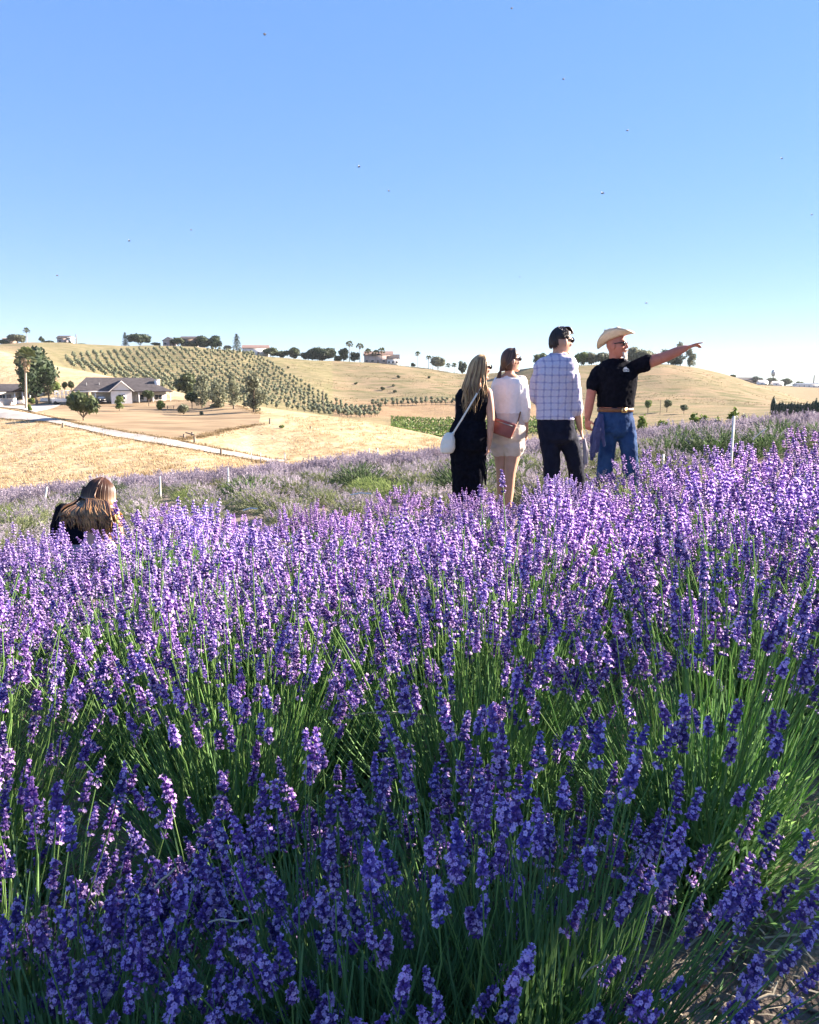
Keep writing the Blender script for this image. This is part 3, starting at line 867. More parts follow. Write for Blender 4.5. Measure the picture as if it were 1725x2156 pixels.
# the looser trees that trail off to the right under the grassy hill
for u in np.arange(655, 800, 9.5):
    for k in range(3):
        uu = u + R.uniform(-2.5, 2.5); vv = np.interp(uu, [655, 720, 790], [862, 872, 868]) + k * 6.5 - 4 + R.uniform(-1.5, 1.5)
        if vv < np.interp(uu, [640, 722, 823], [866, 880, 898]) - 2:
            spots.append(tuple(hit(uu, vv, 260)))
for u in np.arange(784, 1120, 10.5):
    for k in range(2):
        uu = u + R.uniform(-3, 3)
        spots.append(tuple(hit(uu, np.interp(uu, [784, 960, 1120], [853, 848, 854]) + k * 5 - 2, 300)))
spots.sort(key=lambda p: p[1])
stuff = G()
for k, (x, y, z) in enumerate(spots):
    s = R.uniform(0.66, 0.98) * (1.0 if y < 340 else 1.05); a = R.uniform(0, 6.28)
    if k < 300:
        o = link('olive_tree', ovm[k % 6], None, (x, y, z))
        o.rotation_euler = (0, 0, a); o.scale = (s, s, s * R.uniform(0.9, 1.1))
        tag(o, 'small rounded grey-green olive tree in the hillside orchard rows', 'olive tree', 'olive trees of the hillside grove')
    else:
        c, q = math.cos(a), math.sin(a)
        stuff.merge(ov[k % 6], np.array([[c, -q, 0], [q, c, 0], [0, 0, 1]]) * s, np.array((x, y, z)))
tag(stuff.build('olive_grove', [m_leaf['olive'], m_bark]), 'upper part of the olive grove climbing to the ridge', 'olive grove', kind='stuff')

# ---- vineyard rows
for k in range(13):
    Y = 199 + k * 6.4
    x0, x1 = (824 - CU) / F * Y, (1240 - CU) / F * Y
    n = int((x1 - x0) * 13)
    rng = np.random.default_rng(300 + k)
    xx = rng.uniform(x0, x1, n); yy = Y + 0.10 * (xx - x0) + rng.normal(size=n) * 0.18
    zz = H(xx, yy) + 0.35 + rng.uniform(0, 0.85, n)
    g = G()
    V, Q = cards(np.stack([xx, yy, zz], 1), 0.33, rng, 0.7); g.add(V, Q)
    xs_ = np.arange(x0, x1, 4.0); ys_ = Y + 0.10 * (xs_ - x0)
    for px, py, pz in zip(xs_, ys_, H(xs_, ys_)):
        V, Q = box((px, py, pz + 0.5), (0.1, 0.1, 1.2)); g.add(V, Q, 1)
    o0 = np.array((x0, Y, float(H(x0, Y)[0])))
    g.V = [v - o0 for v in g.V]
    tag(g.build('vine_row', [m_leaf['vine'], m_bark], loc=tuple(o0)), 'bright green vine row in the small vineyard below the grassy hill', 'vine row', 'vineyard rows')

# ---- unseen trees added right of the camera to cast shade over the front lavender
for nm, lb, x, y, h, w in (('added_shade_tree', 'unseen tree added right of the lavender bed to shade its front', 9.6, 0.6, 8.6, 9.4),
                           ('added_shade_tree', 'second unseen tree added right of the camera to fill gaps in the shade', 15.0, 0.6, 10.5, 10.0)):
    tree(nm, lb, 'tree', (x, y, float(field(x, y))), h, w, 'oak', 'oak', 'added shade trees out of view', seed=int(x * 10), trunk=0.16, leafsize=0.22)

# ------------------------------------------------------------------ houses and yard things
m_white = mat('white_wall_paint', (0.74, 0.70, 0.66), (0.82, 0.79, 0.75), scale=0.8, rough=0.8)
m_roof = mat('grey_brown_shingles', (0.042, 0.037, 0.04), (0.072, 0.063, 0.066), scale=1.2, rough=0.9, stretch=(1, 1, 4), bump=0.3, bscale=4)
m_roofr = mat('red_brown_tiles', (0.17, 0.11, 0.095), (0.24, 0.16, 0.135), scale=1.2, rough=0.9)
m_pink = mat('pinkish_stucco', (0.46, 0.36, 0.33), (0.55, 0.44, 0.40), scale=0.8, rough=0.9)
m_brown = mat('brown_boards', (0.20, 0.15, 0.12), (0.28, 0.22, 0.18), scale=1.5, rough=0.9)
m_glass = mat('dark_window_glass', (0.03, 0.035, 0.04), rough=0.15, spec=0.5)
m_dark = mat('dark_paint', (0.03, 0.03, 0.032), (0.05, 0.05, 0.052), scale=3, rough=0.5)
m_wood = mat('weathered_wood', (0.15, 0.115, 0.085), (0.27, 0.22, 0.17), scale=8, rough=0.95, stretch=(1, 1, 0.15))
m_stake = mat('white_stake_paint', (0.72, 0.69, 0.62), (0.82, 0.80, 0.75), scale=20, rough=0.8)
m_metal = mat('grey_metal', (0.30, 0.31, 0.32), rough=0.45, metal=0.8)
m_tyre = mat('tyre_rubber', (0.02, 0.02, 0.02), rough=0.8)


def gable(g, x0, x1, y0, y1, ze, zr, axis='x', ov=0.4, m=0, hip0=0.0, hip1=0.0, th=0.18):
    """a roof shell with thickness; the ridge runs along axis; hip0/hip1 pull its ends in"""
    if axis == 'x':
        ym = (y0 + y1) / 2
        A = [(x0 - ov, y0 - ov, ze), (x1 + ov, y0 - ov, ze), (x1 + ov, y1 + ov, ze), (x0 - ov, y1 + ov, ze), (x0 - ov + hip0, ym, zr), (x1 + ov - hip1, ym, zr)]
        Fq = [[0, 1, 5, 4], [2, 3, 4, 5]]; Ft = [[1, 2, 5], [3, 0, 4]]
    else:
        xm = (x0 + x1) / 2
        A = [(x0 - ov, y0 - ov, ze), (x1 + ov, y0 - ov, ze), (x1 + ov, y1 + ov, ze), (x0 - ov, y1 + ov, ze), (xm, y0 - ov + hip0, zr), (xm, y1 + ov - hip1, zr)]
        Fq = [[1, 2, 5, 4], [3, 0, 4, 5]]; Ft = [[0, 1, 4], [2, 3, 5]]
    A = np.array(A)
    hips = hip0 > 0 or hip1 > 0
    B = A + np.array((0, 0, th))
    g.add(B, Fq, m)
    use = [t for t, on in zip(Ft, (hip1 > 0, hip0 > 0) if axis == 'x' else (hip0 > 0, hip1 > 0)) if on]
    if use:
        g.add(B, use, m)
    g.add(A, [q[::-1] for q in Fq], m)
    for a, b in ((0, 1), (1, 2), (2, 3), (3, 0)):
        g.add(np.array([A[a], A[b], B[b], B[a]]), [[0, 1, 2, 3]], m)
    if not use or len(use) < 2:
        for t, on in zip(Ft, (hip1 > 0, hip0 > 0) if axis == 'x' else (hip0 > 0, hip1 > 0)):
            if not on:
                for a, b in ((t[0], t[2]), (t[2], t[1])):
                    g.add(np.array([A[a], A[b], B[b], B[a]]), [[0, 1, 2, 3]], m)


def gable_wall(g, x0, x1, y, z0, ze, zr, t=0.2, m=0):
    xm = (x0 + x1) / 2
    V = [(x0, y, z0), (x1, y, z0), (x1, y, ze), (xm, y, zr), (x0, y, ze)]
    W = [(a, y + t, c) for a, _, c in V]
    g.add(np.array(V + W), [[0, 1, 2, 4], [5, 9, 7, 6]], m)
    g.add(np.array(V + W), [[2, 3, 4], [7, 9, 8]], m)
    g.add(np.array(V + W), [[0, 5, 6, 1], [1, 6, 7, 2], [2, 7, 8, 3], [3, 8, 9, 4], [4, 9, 5, 0]], m)


def opening(parent, name, c, w, h, fr=None, frame=True, label=None):
    """a window or door proud of the wall at c (centre of its outer face)"""
    g = G()
    g.add(*box(c, (w, 0.06, h)))
    o = g.build(name, m_glass if name == 'window' else (fr or m_brown), parent)
    if frame:
        f = G()
        for dx, dz, sx, sz in ((-w / 2 - 0.05, 0, 0.1, h + 0.2), (w / 2 + 0.05, 0, 0.1, h + 0.2)):
            f.add(*box((c[0] + dx, c[1] - 0.02, c[2]), (sx, 0.1, sz)))
        for dz in (-h / 2 - 0.05, h / 2 + 0.05):
            f.add(*box((c[0], c[1] - 0.02, c[2] + dz), (w, 0.1, 0.1)))
        if name == 'window':
            f.add(*box((c[0], c[1] - 0.035, c[2]), (0.05, 0.05, h)))
        f.build('frame', fr or m_white, o)
    return o


# the ranch house
hb = at(169, 186)
hz = float(min(H(hb[0], 186)[0], H(hb[0] + 21, 186)[0])) + 0.1
hs = thing('ranch_house', 'white ranch house with dark grey roof, gable and porch beside the gravel road', 'house', (hb[0], 183.5, hz), 0.40)
hs.scale = (1.0, 1.0, 1.0)
w = G()
w.add(*box((6.0, 8.0, 1.2), (4.6, 5.6, 3.4)))
w.add(*box((1.7, 8.0, 1.2), (2.6, 5.6, 3.4)))
w.add(*box((10.1, 5.0, 1.2), (4.6, 9.8, 3.4)))
gable_wall(w, 7.8, 12.4, -0.1, -0.6, 2.9, 5.2)
w.add(*box((16.5, 7.2, 1.2), (8.1, 7.0, 3.4)))
w.build('wall', m_white, hs)
rf = G()
gable(rf, 0, 17.5, 1.6, 11.2, 2.92, 6.0, 'x', 0.5, hip0=3.2, hip1=0.0)
rf.add(*box((9.0, 6.5, 2.85), (17.0, 9.0, 0.1)))
r_o = rf.build('roof', m_roof, hs)
rf = G(); gable(rf, 7.8, 12.4, -0.1, 7.5, 2.95, 5.35, 'y', 0.45)
rf.build('gable_roof', m_roof, hs)
g = G()
for e in (-1, 1):
    a_, b_ = np.array((10.1 + e * 2.82, -0.62, 2.86)), np.array((10.1, -0.62, 5.36))
    g.add(np.array([a_, b_, b_ - (0, 0, 0.26), a_ - (0, 0, 0.2), a_ + (0, 0.06, 0), b_ + (0, 0.06, 0), b_ + (0, 0.06, -0.26), a_ + (0, 0.06, -0.2)]), [[0, 1, 2, 3], [4, 7, 6, 5], [0, 4, 5, 1], [3, 2, 6, 7]])
g.build('barge_board', m_white, hs)
rf = G(); gable(rf, 12.6, 21.3, 1.0, 10.4, 2.75, 5.2, 'x', 0.5, hip1=4.6)
rf.build('wing_roof', m_roof, hs)
ch = G(); ch.add(*box((18.6, 4.2, 4.3), (1.2, 1.0, 2.6))); ch.add(*box((18.6, 4.2, 5.65), (1.4, 1.2, 0.16)))
ch.build('chimney', m_white, hs)
fa = G(); fa.add(*box((3.8, 1.02, 2.8), (7.6, 0.1, 0.3))); fa.build('fascia', m_white, hs)
for x in (0.15, 4.4): 
    g = G(); g.add(*box((x, 1.3, 1.1), (0.25, 0.25, 3.3))); g.build('carport_post', m_white, hs)
for x in (14.0, 17.2, 21.2):
    g = G(); g.add(*box((x, 0.8, 1.1), (0.2, 0.2, 3.3))); g.add(*box((x, 0.8, -0.35), (0.45, 0.45, 0.5))); g.build('porch_post', m_white, hs)
opening(hs, 'window', (10.1, -0.14, 1.5), 1.5, 1.2)
opening(hs, 'window', (14.6, 3.66, 1.5), 1.4, 1.2)
opening(hs, 'window', (18.7, 3.66, 1.5), 1.6, 1.2)
opening(hs, 'door', (16.6, 3.66, 1.0), 0.95, 2.05, m_brown)
for x, y in ((2.6, 3.2), (5.4, 3.4)):
    g = G(); V, Q = tube([(x, y, 4.0), (x, y, 4.9)], 0.12, 7, False); g.add(V, Q); g.build('roof_vent', m_metal, hs)


def wheel(parent, name, c, r, w, ax='y'):
    g = G()
    d = np.array((0, 1, 0)) if ax == 'y' else np.array((1, 0, 0))
    closed_tube(g, [np.array(c) - d * w / 2, np.array(c) - d * w / 4, np.array(c) + d * w / 4, np.array(c) + d * w / 2], [r * 0.9, r, r, r * 0.9], 16)
    o = g.build(name, m_tyre, parent, smooth=True)
    g = G(); closed_tube(g, [np.array(c) - d * w * 0.62, np.array(c) + d * w * 0.62], [r * 0.55, r * 0.55], 12)
    g.build('rim', m_metal, o)


# dark off-road car in the carport
jp = thing('parked_car', 'dark open off-road car parked in the carport of the ranch house', 'car', (hb[0] + 4.6, 187.0, hz), 0.5)
g = G(); g.add(*box((0, 0, 0.75), (1.7, 3.4, 0.55))); g.add(*box((0, -1.45, 0.95), (1.35, 0.9, 0.3))); g.add(*box((0, -1.75, 0.5), (1.8, 0.25, 0.25)))
g.build('body', m_dark, jp)
g = G(); g.add(*box((0, 0.5, 1.75), (1.5, 1.9, 0.12)))
for x in (-0.7, 0.7):
    for y in (-0.5, 1.4): g.add(*box((x, y, 1.38), (0.08, 0.08, 0.72)))
g.build('roll_cage', m_dark, jp)
g = G(); g.add(*box((0, -0.62, 1.35), (1.4, 0.05, 0.6))); g.build('windscreen', mat('pale_glass', (0.55, 0.58, 0.6), rough=0.2), jp)
for x in (-0.85, 0.85):
    for y in (-1.2, 1.2): wheel(jp, 'wheel', (x, y, 0.38), 0.38, 0.24, 'x')
for x in (-0.5, 0.5):
    g = G(); closed_tube(g, [(x, -1.9, 0.95), (x, -1.93, 0.95)], [0.12, 0.12], 10); g.build('headlight', m_stake, jp)

# white stake-bed truck
tb = hit(134, 852)
tk = thing('stake_truck', 'white truck with tall slatted stake sides parked left of the ranch house', 'truck', tb, 0.1)
g = G(); g.add(*box((0, 0, 0.95), (4.4, 1.9, 0.75))); g.add(*box((-1.7, 0, 0.7), (1.2, 1.8, 0.5))); g.build('body', m_white, tk)
for y in (-0.93, 0.93):
    for x in np.linspace(-1.5, 2.1, 5):
        g = G(); g.add(*box((x, y, 2.25), (0.16, 0.07, 2.0))); g.build('stake', m_white, tk)
    for z in (1.45, 2.3, 3.2):
        g = G(); g.add(*box((0.3, y + (0.06 if y > 0 else -0.06), z), (3.8, 0.05, 0.13))); g.build('slat', m_white, tk)
for x in (2.15, -1.55):
    for z in (1.6, 2.3, 3.1):
        g = G(); g.add(*box((x, 0, z), (0.07, 1.75, 0.14))); g.build('end_slat', m_white, tk)
for x in (-1.5, 1.3):
    for y in (-0.85, 0.85): wheel(tk, 'wheel', (x, y, 0.42), 0.42, 0.28, 'y')

# the house at the left edge of the picture
lb_ = hit(20, 850)
lh = thing('farm_house', 'low white farmhouse with grey roof and arched carport at the left picture edge', 'house', lb_ + np.array((0, 6, 0)), -0.05)
w = G(); w.add(*box((-9, 3.5, 1.2), (13, 6, 3.2))); w.add(*box((0.2, 5.5, 1.2), (4.8, 3, 3.2)))
w.build('wall', m_white, lh)
rf = G(); gable(rf, -15.5, 3.2, 0, 7, 2.75, 4.6, 'x', 0.6, hip1=0); rf.build('roof', m_roof, lh)
rf = G(); gable(rf, -0.6, 3.4, -2.0, 3.2, 2.72, 3.7, 'y', 0.4); rf.build('porch_roof', m_roof, lh)
for x in (-0.5, 1.5, 3.3):
    g = G(); g.add(*box((x, -1.8, 1.1), (0.3, 0.3, 3.3))); g.build('porch_post', m_white, lh)
opening(lh, 'window', (-5.0, 0.46, 1.5), 1.4, 1.1); opening(lh, 'door', (-1.4 - 1.9, 0.46, 1.0), 1.0, 2.1, m_brown)
opening(lh, 'window', (0.4, 3.96, 1.4), 2.2, 1.8)
for nm, u0, u1, v, hgt, lb in (('garden_wall', -120, 32, 852, 0.95, 'low white wall along the driveway before the left farmhouse'), ('garden_wall', 33, 50, 851, 0.8, 'short low white wall left of the tall palm'),
                               ('garden_wall', 84, 118, 846, 0.9, 'low white wall between the dark tree and the stake truck')):
    a, b = hit(u0, v), hit(u1, v)
    a[1] += 0.5; b[1] += 0.5
    o = thing(nm, lb, 'wall', a)
    L = float(np.linalg.norm((b - a)[:2])); ang = math.atan2(b[1] - a[1], b[0] - a[0])
    g = G(); g.add(*box((L / 2, 0, hgt / 2 - 0.3), (L, 0.3, hgt + 0.6))); g.build('wall_body', m_white, o)
    g = G(); g.add(*box((L / 2, 0, hgt + 0.05), (L + 0.1, 0.42, 0.1))); g.build('coping', m_white, o)
    o.rotation_euler = (0, 0, ang)


def small_house(name, label, cat, u, v, wpx, hw, hr, wm, rm, Y, nwin=3, deep=8.0, axis='x', door=True, rz=0.0):
    b = at(u, Y); k = Y / F
    b[2] = max(b[2], float(vz(v, Y)) - 0.8)
    W = wpx * k
    o = thing(name, label, cat, b, rz)
    g = G(); g.add(*box((0, deep / 2, hw / 2 - 0.5), (W, deep, hw + 1.0)))
    if axis == 'y': gable_wall(g, -W / 2, W / 2, -0.21, -1.0, hw, hw + hr)
    g.build('wall', wm, o)
    g = G(); gable(g, -W / 2, W / 2, 0, deep, hw - 0.02, hw + hr, axis, 0.5); 
    g.build('roof', rm, o)
    if axis == 'x':
        e = G()
        for x in (-W / 2, W / 2 - 0.2):
            e.add(np.array([(x, 0, hw), (x, deep, hw), (x, deep / 2, hw + hr - 0.1), (x + 0.2, 0, hw), (x + 0.2, deep, hw), (x + 0.2, deep / 2, hw + hr - 0.1)]), [[0, 2, 1], [3, 4, 5]])
        e.build('gable_end', wm, o)
    yf = -0.03 - (0.21 if axis == 'y' else 0)
    for i in range(nwin):
        x = -W / 2 + W * (i + 0.5) / nwin
        if door and i == nwin // 2: opening(o, 'door', (x, yf, 1.0), 1.0, 2.0, m_brown)
        else: opening(o, 'window', (x, yf, min(1.6, hw * 0.6)), min(1.5, W / nwin * 0.5), min(1.2, hw * 0.4))
    return o


small_house('shed', 'brown flat shed at the far left end of the ridge', 'shed', 26, 725, 20, 3.0, 0.8, m_brown, m_brown, 492, 2, 6)
small_house('shed', 'pale grey hilltop shed left of the ridge pole', 'shed', 141, 726, 23, 3.2, 1.6, m_pink, m_roof, 489, 2, 6)
small_house('shed', 'narrow white hilltop shed right against the pale grey shed', 'shed', 155.5, 727, 6, 3.8, 0.5, m_white, m_white, 489, 1, 5, door=False)
small_house('cottage', 'grey hilltop cottage left of the dome-shaped oak', 'house', 360, 733, 21, 3.2, 2.2, m_pink, m_roof, 489, 2, 7, 'y')
small_house('barn', 'dark brown hilltop barn half hidden between the oaks above the grove', 'barn', 401, 736, 30, 4.6, 1.6, m_brown, m_roof, 489, 3, 8)
wh = small_house('hilltop_house', 'white hilltop house with brown roof right of the pointed conifer', 'house', 541, 751, 52, 4.2, 2.0, m_white, m_roofr, 484, 4, 9, rz=0.1)
small_house('hilltop_villa', 'pinkish hilltop house among the palms on the ridge', 'house', 797, 769, 58, 4.8, 2.6, m_pink, m_roofr, 483, 5, 10)
small_house('villa_wing', 'lower white wing right of the pinkish hilltop house', 'house', 828, 770, 24, 3.6, 2.6, m_white, m_roof, 481, 3, 7, door=False)
small_house('brown_barn', 'long brown roof behind the shoulder of the round dry hill', 'barn', 1572, 806, 46, 4.0, 3.5, m_brown, m_roof, 985, 4, 14)
small_house('white_shed', 'white roofed shed left of the water tower trees', 'shed', 1606, 816, 18, 3.5, 2.5, m_white, m_white, 955, 2, 9)
small_house('white_shed', 'small white shed under the water tower trees', 'shed', 1637, 816, 20, 3.5, 2.0, m_white, m_white, 955, 2, 9)
small_house('long_shed', 'long pale shed at the right picture edge on the plain', 'shed', 1706, 817, 60, 3.5, 1.5, m_white, m_metal, 965, 6, 12)


def pole(name, label, cat, u, vb, vt, Y, r, m, arm=0.0, group=None):
    b = at(u, Y)
    h = float(vz(vt, Y) - b[2])
    o = thing(name, label, cat, b, 0, group)
    g = G(); V, Q = tube([(0, 0, -0.5), (0, 0, h)], [r, r * 0.75], 8, False); g.add(V, Q); g.add(*box((0, 0, h), (r * 1.6, r * 1.6, 0.1)))
    g.build('shaft', m, o)
    if arm:
        g = G(); g.add(*box((0, -r, h - 0.7), (arm, 0.15, 0.15))); g.build('crossarm', m, o)
    return o


pole('utility_pole', 'lone pole standing on the ridge right of the pale grey shed', 'pole', 169.5, 727, 704, 489, 0.32, m_wood, 0)
pole('utility_pole', 'thin pole at the lower right edge of the olive grove', 'pole', 681, 865, 820, 300, 0.14, m_wood, 1.2)
pole('utility_pole', 'thin pole in the valley right of the hat man', 'pole', 1391, 893, 842, 290, 0.12, m_wood, 0)
pole('antenna_mast', 'tall mast on the far plain at the right edge', 'mast', 1710, 816, 790, 980, 0.9, m_wood, 0)
wt = pole('water_tower', 'thin water tower rising from the far trees on the plain', 'tower', 1624, 810, 787, 990, 0.9, m_metal, 0)
h_ = float(vz(787, 990) - at(1624, 990)[2])
g = G(); closed_tube(g, [(0, 0, h_ - 1), (0, 0, h_ + 2.5)], [2.4, 2.4], 12); g.build('tank', m_metal, wt)

for u, vt, vb, lb in ((133, 890.5, 901, 'short dark post at the road below the big yard tree'), (466, 946, 959, 'dark post at the far road edge nearest the lavender'),
                      (388, 914, 923, 'dark post at the yard corner, left of three'), (405, 910, 920, 'taller dark post at the yard corner, middle of three'),
                      (410, 919, 932, 'dark post at the yard corner beside the road, right of three'), (568.5, 881, 893, 'single dark post on the golden hill right of the eucalyptus row'),
                      (654, 898, 903, 'tiny stump post on the golden hill right of the lone shrub')):
    b = hit(u, vb)
    h = float(vz(vt, b[1]) - b[2])
    o = thing('fence_post', lb, 'post', b, 0, 'fence posts along the road')
    g = G(); V, Q = tube([(0, 0, -0.3), (0.02, 0, h * 0.95), (0.02, 0, h)], [0.16, 0.14, 0.1], 7, False); g.add(V, Q); g.build('post_shaft', m_wood, o)
    g = G(); g.add(*box((0.02, 0, h), (0.22, 0.22, 0.06))); g.build('post_cap', m_wood, o)
a, b = hit(392, 919), hit(409, 924)
o = thing('gate_rail', 'low wooden rail joining the posts at the yard corner', 'fence', a)
g = G(); V, Q = tube([(0, 0, 0.5), b - a + np.array((0, 0, 0.5))], 0.09, 6, False); g.add(V, Q); g.build('rail', m_wood, o)
# wire fence thin stakes on the golden field edge
for k, u in enumerate((218, 343, 530, 549, 600)):
    vb = np.interp(u, [108, 236, 371, 506, 600], [893, 922, 943, 968, 978]) + 2
    b = hit(u, vb)
    o = link('fence_stake', None, None, tuple(b)); tag(o, 'thin grey wire-fence stake along the lower road edge', 'post', 'thin wire-fence stakes')
    g = G(); g.add(*box((0, 0, 0.4), (0.07, 0.07, 1.5))); g.build('stake_shaft', m_metal, o)
b = hit(360, 862)
o = thing('picnic_table', 'brown picnic table under the right end of the porch roof', 'table', b, 0.2)
g = G()
for k in range(4):
    g = G(); g.add(*box((0, -0.3 + 0.2 * k, 0.76), (1.8, 0.17, 0.05))); g.build('plank', m_brown, o)
for y in (-0.75, 0.75):
    g = G(); g.add(*box((0, y, 0.45), (1.8, 0.28, 0.05))); g.build('bench', m_brown, o)
for x in (-0.65, 0.65):
    g = G(); g.add(*box((x, 0, 0.32), (0.1, 1.6, 0.12))); g.add(*box((x, 0.35, 0.36), (0.1, 0.1, 0.78))); g.add(*box((x, -0.35, 0.36), (0.1, 0.1, 0.78))); g.build('leg', m_brown, o)

# ---- stakes among the lavender
for u, vt, vb, Y, lean, lb, m in ((88, 1025, 1060, 9.0, 0.12, 'white stake leaning right in the lavender left of the crouching woman', m_stake), (337.5, 1003, 1034, 10.5, 0.01, 'upright white stake right of the crouching woman', m_stake),
                                  (481, 985, 1022, 11.0, 0.005, 'white stake before a dark green tuft, between crouching and blonde woman', m_stake), (637, 964, 998, 12.0, 0.03, 'grey weathered stake, tilted, in the middle lavender', m_wood),
                                  (795.5, 943, 980, 13.0, 0.0, 'white stake nearest the left of the blonde woman', m_stake), (777.5, 944, 972, 17.0, 0.0, 'small thin stake behind the white one left of the blonde woman', m_stake),
                                  (1539.5, 876, 975, 11.5, 0.0, 'tallest white stake, right of the hat man before dark shrubs', m_stake), (1396, 956, 982, 8.6, 0.0, 'short white stake end in the lavender right of the hat man', m_stake),
                                  (1712, 866, 885, 19.0, 0.0, 'small white stake at the right picture edge below the cypress hedge', m_stake)):
    for Y in np.arange(8.6, 19.0, 0.2):          # the depth at which the ground shows at the stake's foot
        p = P(u, vb, Y); gz_ = float(field(p[0], Y))
        if p[2] <= gz_ + 0.16: break
    h = float(vz(vt, Y) - gz_)
    o = thing('wooden_stake', lb, 'stake', (p[0], Y, gz_), 0, 'stakes marking the lavender rows')
    lean *= 1.0; wd = 0.0115 * (1.0 + 0.03 * (Y - 10)) * (1.15 if u == 1539.5 else 1)
    g = G(); V = np.array([(-1, -.5, -.1), (1, -.5, -.1), (1, .5, -.1), (-1, .5, -.1)]) * np.array((wd, wd, 1))
    W = np.array([(-1, -.5, 0), (1, -.5, 0), (1, .5, 0), (-1, .5, 0)]) * np.array((wd, wd, 1)) + np.array((lean, 0, h))
    g.add(np.vstack([V, W]), [[0, 1, 5, 4], [1, 2, 6, 5], [2, 3, 7, 6], [3, 0, 4, 7], [4, 5, 6, 7]]); g.build('stake_shaft', m, o)
for u, v, Y, L, ang, lb in ((1600, 914, 11.0, 0.12, 0.7, 'pale pipe end sticking up at a slant right of the tall stake'), (527, 1073, 6.9, 0.06, 0.12, 'short pale drip hose piece left in the lavender, lower one'),
                            (430, 1072, 6.8, 0.06, 0.15, 'short pale drip hose piece right of the crouching woman'), (760, 1041, 7.0, 0.09, 0.05, 'pale drip hose piece before the blonde woman')):
    p = P(u, v, Y)
    o = link('drip_hose', None, None, tuple(p)); tag(o, lb, 'hose', 'drip hose pieces')
    g = G(); V, Q = tube([(-L * math.cos(ang), 0, -L * math.sin(ang)), (0, 0, 0.012), (L * math.cos(ang), 0, L * math.sin(ang))], 0.007, 7, True); g.add(V, Q); g.build('hose_wall', m_stake, o, smooth=True)

# ---- dry grass: tufts over the near golden field, darker verges along the road and the yard
m_tuft = mat('dry_grass_tuft', (0.38, 0.285, 0.165), (0.49, 0.385, 0.24), scale=0.4, rough=0.9, trans=0.3, spec=0.1)
m_verge = mat('verge_grass', (0.13, 0.095, 0.048), (0.24, 0.17, 0.085), scale=0.5, rough=0.9, trans=0.2, spec=0.1)


def tufts(name, label, pts, h, w, m, blades=5, seed=1):
    rng = np.random.default_rng(seed)
    pts = np.repeat(np.asarray(pts, float), blades, 0)
    n = len(pts)
    b = pts + np.stack([rng.normal(size=n) * w, rng.normal(size=n) * w * 0.6, np.full(n, -0.05)], 1)
    t = b + np.stack([rng.normal(size=n) * h * 0.5 - h * 0.2, rng.normal(size=n) * h * 0.4, h * rng.uniform(0.5, 1.2, n)], 1)
    a = rng.uniform(0, 3.14, n); d = np.stack([np.cos(a), np.sin(a), a * 0], 1) * (w * 0.17)
    V = np.stack([b - d, b + d, t], 1).reshape(-1, 3)
    g = G(); g.add(V, np.arange(3 * n).reshape(n, 3))
    return tag(g.build(name, m), label, 'grass', kind='stuff')


rng = np.random.default_rng(64)
n = 17000
yy = 56 + (150 - 56) * rng.uniform(0, 1, n) ** 1.3
xx = yy * rng.uniform(-0.62, 0.12, n)
ua = CU + xx / yy * F * 1.009
lo_y = np.interp(ua, UG, YK[3]); hi_y = np.interp(ua, UG, YK[4])
keep = (yy < lo_y - 0.7) | ((yy > hi_y + 1.0) & (ua > 600) & (yy < np.interp(ua, UG, YK[6])))
clump = np.sin(xx * 0.9 + 2 * np.sin(yy * 0.23)) * np.sin(yy * 0.31 + xx * 0.17) + 0.5 * np.sin(xx * 2.3 - yy * 0.7)
keep &= rng.uniform(-0.9, 1.1, n) < clump
xx, yy = xx[keep], yy[keep]
tufts('dry_grass', 'golden dry grass tufts over the near straw field', np.stack([xx, yy, H(xx, yy)], 1), 0.34, 0.24, m_tuft, 9, 2)
pts = []
for line, n, sp in ((low, 800, 0.6), (upp, 1100, 0.5), ([hit(u, v) for u, v in ((371, 926), (420, 921), (480, 905), (545, 893))], 500, 0.7), ([at(u, Y) for u, Y in ((548, 150), (500, 180), (440, 190), (372, 192))], 350, 0.9)):
    L = np.array(line); s = np.concatenate(([0], np.cumsum(np.linalg.norm(np.diff(L[:, :2], axis=0), axis=1)))); t = rng.uniform(0, s[-1], n)
    x = np.interp(t, s, L[:, 0]) + rng.normal(size=n) * sp; y = np.interp(t, s, L[:, 1]) + rng.normal(size=n) * sp * 0.8 + (0.5 if line is upp else -0.5)
    pts.append(np.stack([x, y, H(x, y)], 1))
tufts('verge_grass', 'brownish grass along the road and yard edges', np.concatenate(pts), 0.3, 0.26, m_verge, 6, 3)
n = 7000
yy = rng.uniform(300, 485, n); xx = yy * rng.uniform(-0.2, 0.53, n); ua = CU + xx / yy * F * 1.009
k = (yy > np.interp(ua, UG, YK[9]) + 3) & (yy < np.interp(ua, UG, YK[10]) - 2)
k &= (np.sin(xx * 0.07 + np.sin(yy * 0.11) * 2) + np.sin(yy * 0.19 + xx * 0.05)) > rng.uniform(-0.6, 1.6, n)
m_scrub = mat('hill_scrub', (0.14, 0.125, 0.065), (0.24, 0.20, 0.11), scale=0.1, rough=0.9, trans=0.2, spec=0.1)
tufts('hill_scrub', 'low scrub and dry weeds over the grassy hillsides', np.stack([xx[k], yy[k], H(xx[k], yy[k])], 1), 0.42, 0.7, m_scrub, 6, 5)

